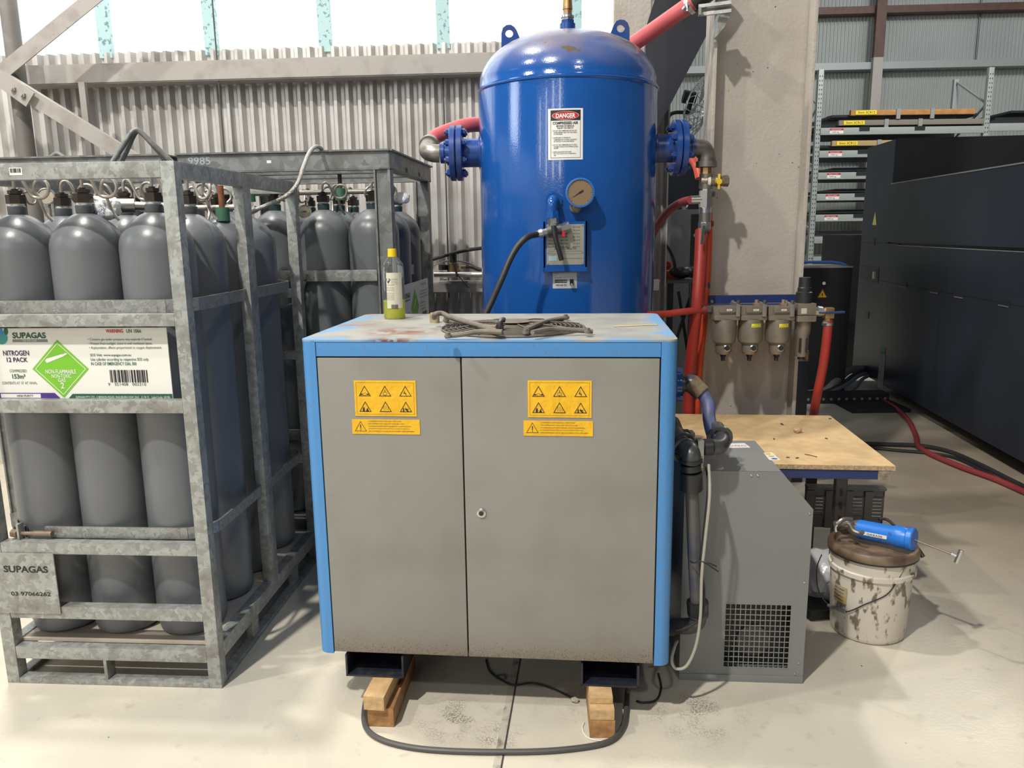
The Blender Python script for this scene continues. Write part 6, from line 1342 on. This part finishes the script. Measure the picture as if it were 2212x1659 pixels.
# local: x towards the camera along the face, y to +x side
LN = 5.2
b = B(); b.smooth = False; b.b2((0, 0, .12), (LN, 2.2, 1.02)); obj('lower_body', b, MACH, lm)
b = B(); b.b2((0, 0, 1.022), (.96, 2.2, 1.35)); b.b2((.96, .0, 1.022), (LN, 2.2, 1.338), 0); b.b2((0, 0, 1.352), (.72, 2.2, 1.862)); b.b2((.72, 0, 1.362), (LN, 2.2, 1.858)); obj('upper_body', b, MACH, lm)
b = B(); b.b2((.02, .02, 1.33), (LN, 2.1, 1.37)); obj('shadow_gap', b, BLACK, lm)
b = B(); b.b2((.0, 0, 1.862), (.72, 3.2, 2.225)); obj('end_tower', b, MACH, lm)
b = B(); b.b2((.722, .012, 1.859), (.728, 3.2, 2.232)); obj('recess_side', b, MACHD, lm)
b = B(); b.b2((.70, -.006, 1.853), (LN, .03, 1.862)); b.b2((.95, -.004, 1.336), (LN, .0, 1.342)); b.b2((.05, -.003, 1.01), (.55, 0, 1.02)); obj('edge_strip', b, mat('edge_grey', (.30, .31, .32), .4, .3), lm)
for s_ in (1.16, 1.78, 2.20, 2.83): 
    obj('recessed_handle', B().b2((s_-.07, -.004, 1.00), (s_+.07, .002, 1.042)), BLACK, lm); obj('handle_lip', B().b2((s_-.065, -.006, 1.0), (s_+.065, -.003, 1.008)), mat('lip_grey', (.15, .15, .16), .4), lm)
for (px, py) in ((1886, 522), (1873, 680)):
    q = mf(px, py); obj('recessed_handle', B().b2((q[0]-.05, -.004, q[1]-.03), (q[0]+.05, .002, q[1]+.03)), BLACK, lm)
q = mf(1878, 596); obj('switch_panel', B().b2((.05, -.004, q[1]-.05), (.55, .0, q[1]+.09)), BLACK, lm); q = mf(1891, 594); obj('switch', B().b2((q[0]-.02, -.02, q[1]-.035), (q[0]+.025, 0, q[1]+.03)), STEEL, lm)
b = B()
for px, py0, py1 in ((2045, 580, 660), (2030, 660, 900)): a_ = mf(px, py0); c_ = mf(px-4, py1); b.b2((a_[0]-.002, -.002, c_[1]), (a_[0]+.002, .0, a_[1]))
obj('panel_seam', b, BLACK, lm)
dc = Decal(lambda u, v, h: (u, -.001-h, v), .001)
q = mf(1890, 474); dc.poly('warning_triangle', mat('sticker_pale_yellow', (.72, .66, .22), .5), [(q[0]-.06, q[1]-.05), (q[0]+.06, q[1]-.05), (q[0], q[1]+.07)], 1)
q = mf(1907, 760); dc.rect('green_sticker', mat('sticker_green', (.05, .22, .08), .5), q[0]-.06, q[1]-.02, q[0]+.06, q[1]+.02+.02, 1); q = mf(1905, 790); dc.rect('paper_sticker', mat('paper_sheet', (.33, .35, .34), .6), q[0]-.07, q[1]-.14, q[0]+.07, q[1]+.12, 1)
for k in range(6): dc.text('paper_print', INK, ('Service record', 'Date', 'Check filter', 'Clean lens', 'Sign', 'Next')[k], q[0]-.05, q[1]+.08-.03*k, q[0]+.04, q[1]+.092-.03*k, 2)
q = mf(1902, 828); dc.rect('paper_sticker', MATS['paper_sheet'], q[0]-.07, q[1]-.05, q[0]+.07, q[1]+.05, 1)
dc.done(lm)
b = B(); b.b2((.3, .3, 0), (LN, 2.0, .12)); obj('plinth', b, BLACK, lm)
# cable rail and cables at the foot of the machine
cr = thing('cable_rail', 'low perforated black rail on the floor at the foot of the machine', 'rail', gz(1800, 868, 0)); a, c = gz(1720, 873, 0), gz(1925, 873, 0); b = B(); b.b2((a.x, a.y, 0), (c.x, a.y+.15, .085)); obj('rail_body', b, MACHD, cr, True)
b = B(); 
for k in range(12): x = a.x+(c.x-a.x)*(k+.5)/12; b.cyl((x, a.y-.001, .04), (x, a.y-.003, .04), .012, n=12)
obj('rail_hole', b, DARKG, cr, True)
for i, (p, m_, r_) in enumerate(((((1872, 797, 7.4), (1835, 800, 7.2), (1805, 825, 7.0), (1780, 845, 6.95), (1740, 850, 6.95)), mat('conduit_grey', (.11, .12, .14), .5), .035), (((1872, 800, 7.35), (1845, 812, 7.1), (1815, 835, 6.95), (1780, 850, 6.85)), BLACKR, .028), (((1875, 806, 7.3), (1855, 812, 7.1), (1830, 830, 6.9), (1790, 850, 6.8)), mat('conduit_blue', (.09, .12, .17), .5), .018), (((1875, 812, 7.2), (1862, 820, 7.0), (1845, 838, 6.8), (1820, 850, 6.75)), MATS['conduit_blue'] if 'conduit_blue' in MATS else BLACKR, .016))):
    b = B(); b.tube([at(*q) for q in p], r_, n=10); tag(obj('conduit', b, m_), ['thick grey conduit curving from the machine end down to the rail', 'thick black conduit just under the grey conduit at the machine end', 'slim blue-grey conduit below the black conduit at the machine end', 'lowest blue-grey conduit dropping from the machine end to the rail'][i], 'conduit')
b = B(); b.tube([gz(x, y, .02) for x, y in ((1750, 862), (1800, 858), (1880, 858), (1925, 875), (1960, 905), (1978, 940), (1985, 965), (2020, 985), (2080, 1010), (2150, 1035), (2212, 1062), (2290, 1095))], .018, n=12); tag(obj('floor_hose', b, mat('floor_hose_red', (.26, .035, .04), .5)), 'dark red hose snaking over the floor in front of the laser machine', 'hose')
b = B(); b.tube([gz(x, y, .016) for x, y in ((1860, 958), (1920, 960), (1990, 963), (2050, 975), (2110, 1000), (2170, 1030), (2230, 1060), (2300, 1098))], .014, n=10); tag(obj('floor_hose', b, BLACKR), 'black hose running over the floor beside the dark red one', 'hose')
b = B(); b.tube([gz(x, y, .012) for x, y in ((1860, 964), (1930, 972), (2000, 978), (2060, 988), (2120, 1015), (2180, 1048), (2240, 1078))], .010, n=10); tag(obj('floor_hose', b, BLACK), 'thinner black hose on the floor between bench and laser machine', 'hose')
p = gz(1915, 892, 0); b = B(); b.b2((p.x-.28, p.y, 0), (p.x+.2, p.y+.4, .03), .006); tag(obj('foot_plate', b, MACHD), 'flat black steel foot plate on the floor by the laser machine', 'plate')

# ================================================================== SHEET METAL RACK
RKY = 14.5; rack = thing('sheet_metal_rack', 'tall grey shelving rack holding steel sheets behind the laser machine', 'storage rack', at(1745, 620, RKY))
up0, up1 = at(1757, 500, RKY), at(2135, 300, RKY)
ups = (5.48, 8.46, 11.4)
for i, x in enumerate(ups):
    for dy in (0, 1.1):
        up_o = obj('upright', B().b2((x-.045, RKY+dy, 0), (x+.045, RKY+dy+.08, 4.2), .004), RACKM, rack, True)
        if dy == 0:
            b = B()
            for k in range(52): z = .25+k*.075; b.b2((x-.026, RKY-.003, z), (x-.014, RKY, z+.025)); b.b2((x+.014, RKY-.003, z), (x+.026, RKY, z+.025))
            b.smooth = False; obj('punch_hole', b, BLACK, up_o) if False else _wobj('punch_hole', b, BLACK, up_o, rack)
    b = B()
    zz = .3
    k = 0
    while zz < 3.9: b.bar((x, RKY+.06, zz if k % 2 == 0 else zz+.55), (x, RKY+1.12, zz+.55 if k % 2 == 0 else zz), .03, .03); zz += .55; k += 1
    obj('cross_brace', b, RACKM, rack, True)
zs = [at(1790, y, RKY).z for y in (284, 333, 380, 426, 471, 518, 561)]
zs += [zs[-1]-.42, zs[-1]-.84]
for zi, z in enumerate(zs):
    bm_ = obj('shelf_beam', B().b2((ups[0]+.04, RKY-.02, z-.06), (ups[1]-.04, RKY+.04, z+.06), .004), RACKM, rack, True)
    dc = Decal(lambda u, v, h: Vector((u, RKY-.021-h, v)), .002)
    dc.rect('red_label', WARNR, ups[0]+.20, z+.012, ups[0]+.44, z+.045, 1); dc.rect('white_label', WHT, ups[0]+.20, z-.04, ups[0]+.44, z+.012, 1)
    dc.text('red_print', WHT, 'MAX LOAD', ups[0]+.23, z+.02, ups[0]+.40, z+.037, 2); dc.text('label_print', INK, '1000 kg', ups[0]+.24, z-.03, ups[0]+.36, z-.005, 2)
    for key, (bb, mm) in dc.L.items(): _wobj(key, bb, mm, bm_, rack)
    for xx_ in (ups[0]+.72, ups[0]+1.7): b = B().b2((xx_, RKY-.03, z+.0), (xx_+.18, RKY-.018, z+.07)); obj('stop_clip', b, BLACK, rack, True)
    obj('rear_beam', B().b2((ups[0]+.04, RKY+1.1, z-.06), (ups[1]-.04, RKY+1.15, z+.06)), RACKM, rack, True)
obj('shelf_beam', B().b2((ups[1]+.04, RKY-.02, zs[0]-.03), (ups[2]-.04, RKY+.04, zs[0]+.10), .004), RACKM, rack, True)
SH = mat('sheet_steel_dark', (.035, .035, .04), .4, .4)
for zi, z in enumerate(zs[2:6]):
    b = B(); x0 = 5.55+.05*(zi % 2); b.smooth = False
    b.b2((x0, RKY+.1, z+.09), (x0+2.4, RKY+1.3, z+.115)); b.b2((x0+.3, RKY+.15, z+.13), (x0+2.5, RKY+1.2, z+.15))
    tag(obj('steel_sheet_stack', b, SH), 'dark steel sheets lying on the rack shelf, %s shelf from the top' % ('third', 'fourth', 'fifth', 'sixth')[zi], 'sheet stack', 'sheet stacks on the rack shelves')
for zi, (z, Yt) in enumerate(((zs[0], RKY+.1), (zs[0], RKY+.1), (zs[1], RKY+.1))):
    lb = ('upper timber framed pallet of sheets on top of the rack', 'lower grey timber pallet of sheets on top of the rack', 'timber framed pallet of sheets on the second rack shelf')[zi]
    t = thing('sheet_pallet', lb, 'pallet', (7, RKY+.1, z+.08))
    zz = z+(.25, .08, .12)[zi]; xa = (6.05, 5.85, 5.75)[zi]; xb = (8.25, 8.5, 8.3)[zi]; mm = (mat('timber_orange', (.40, .19, .06), .7, var=.2, vscale=8), mat('timber_grey', (.20, .17, .14), .8), mat('timber_tan', (.38, .26, .12), .7))[zi]
    obj('bearer', B().b2((xa, RKY+.02, zz+.02), (xb, RKY+.10, zz+.11), .006), mm, t, True); obj('bearer', B().b2((xa-.2, RKY+.5, zz-.0), (xb-.2, RKY+.6, zz+.08)), mm, t, True)
    obj('sheet', B().b2((xa-.3, RKY+.1, zz+.0), (xb+.1, RKY+1.3, zz+.04)), SH, t, True)
    [obj('strap_clip', B().b2((x_, RKY-.0, zz-.05), (x_+.07, RKY+.03, zz+.12)), mat('clip_zinc', (.4, .4, .38), .4, .5), t, True) for x_ in (xa+.8, xa+1.4) if x_ < xb]
    b = B(); b.b2((xa+.08, RKY+.01, zz+.03), (xa+.45, RKY+.02, zz+.10)); yl = obj('yellow_tag', b, mat('tag_yellow', (.8, .62, .03), .5), t, True)
    dc = Decal(lambda u, v, h: Vector((u, RKY+.009-h, v)), .001); dc.text('tag_print', INK, '3mm 3CR12', xa+.12, zz+.045, xa+.42, zz+.085, 1)
    for key, (bb, m2) in dc.L.items(): _wobj(key, bb, m2, yl, t)
b = B(); b.smooth = False; b.b2((8.6, RKY+.0, zs[0]+.16), (11, RKY+1.3, zs[0]+.2)); b.b2((8.9, RKY+.05, zs[0]+.28), (11, RKY+1.3, zs[0]+.32)); tag(obj('steel_sheet_stack', b, SH), 'dark steel sheets on top of the rack bay at the far right edge', 'sheet stack')
bpy.data.objects.remove(_fo)
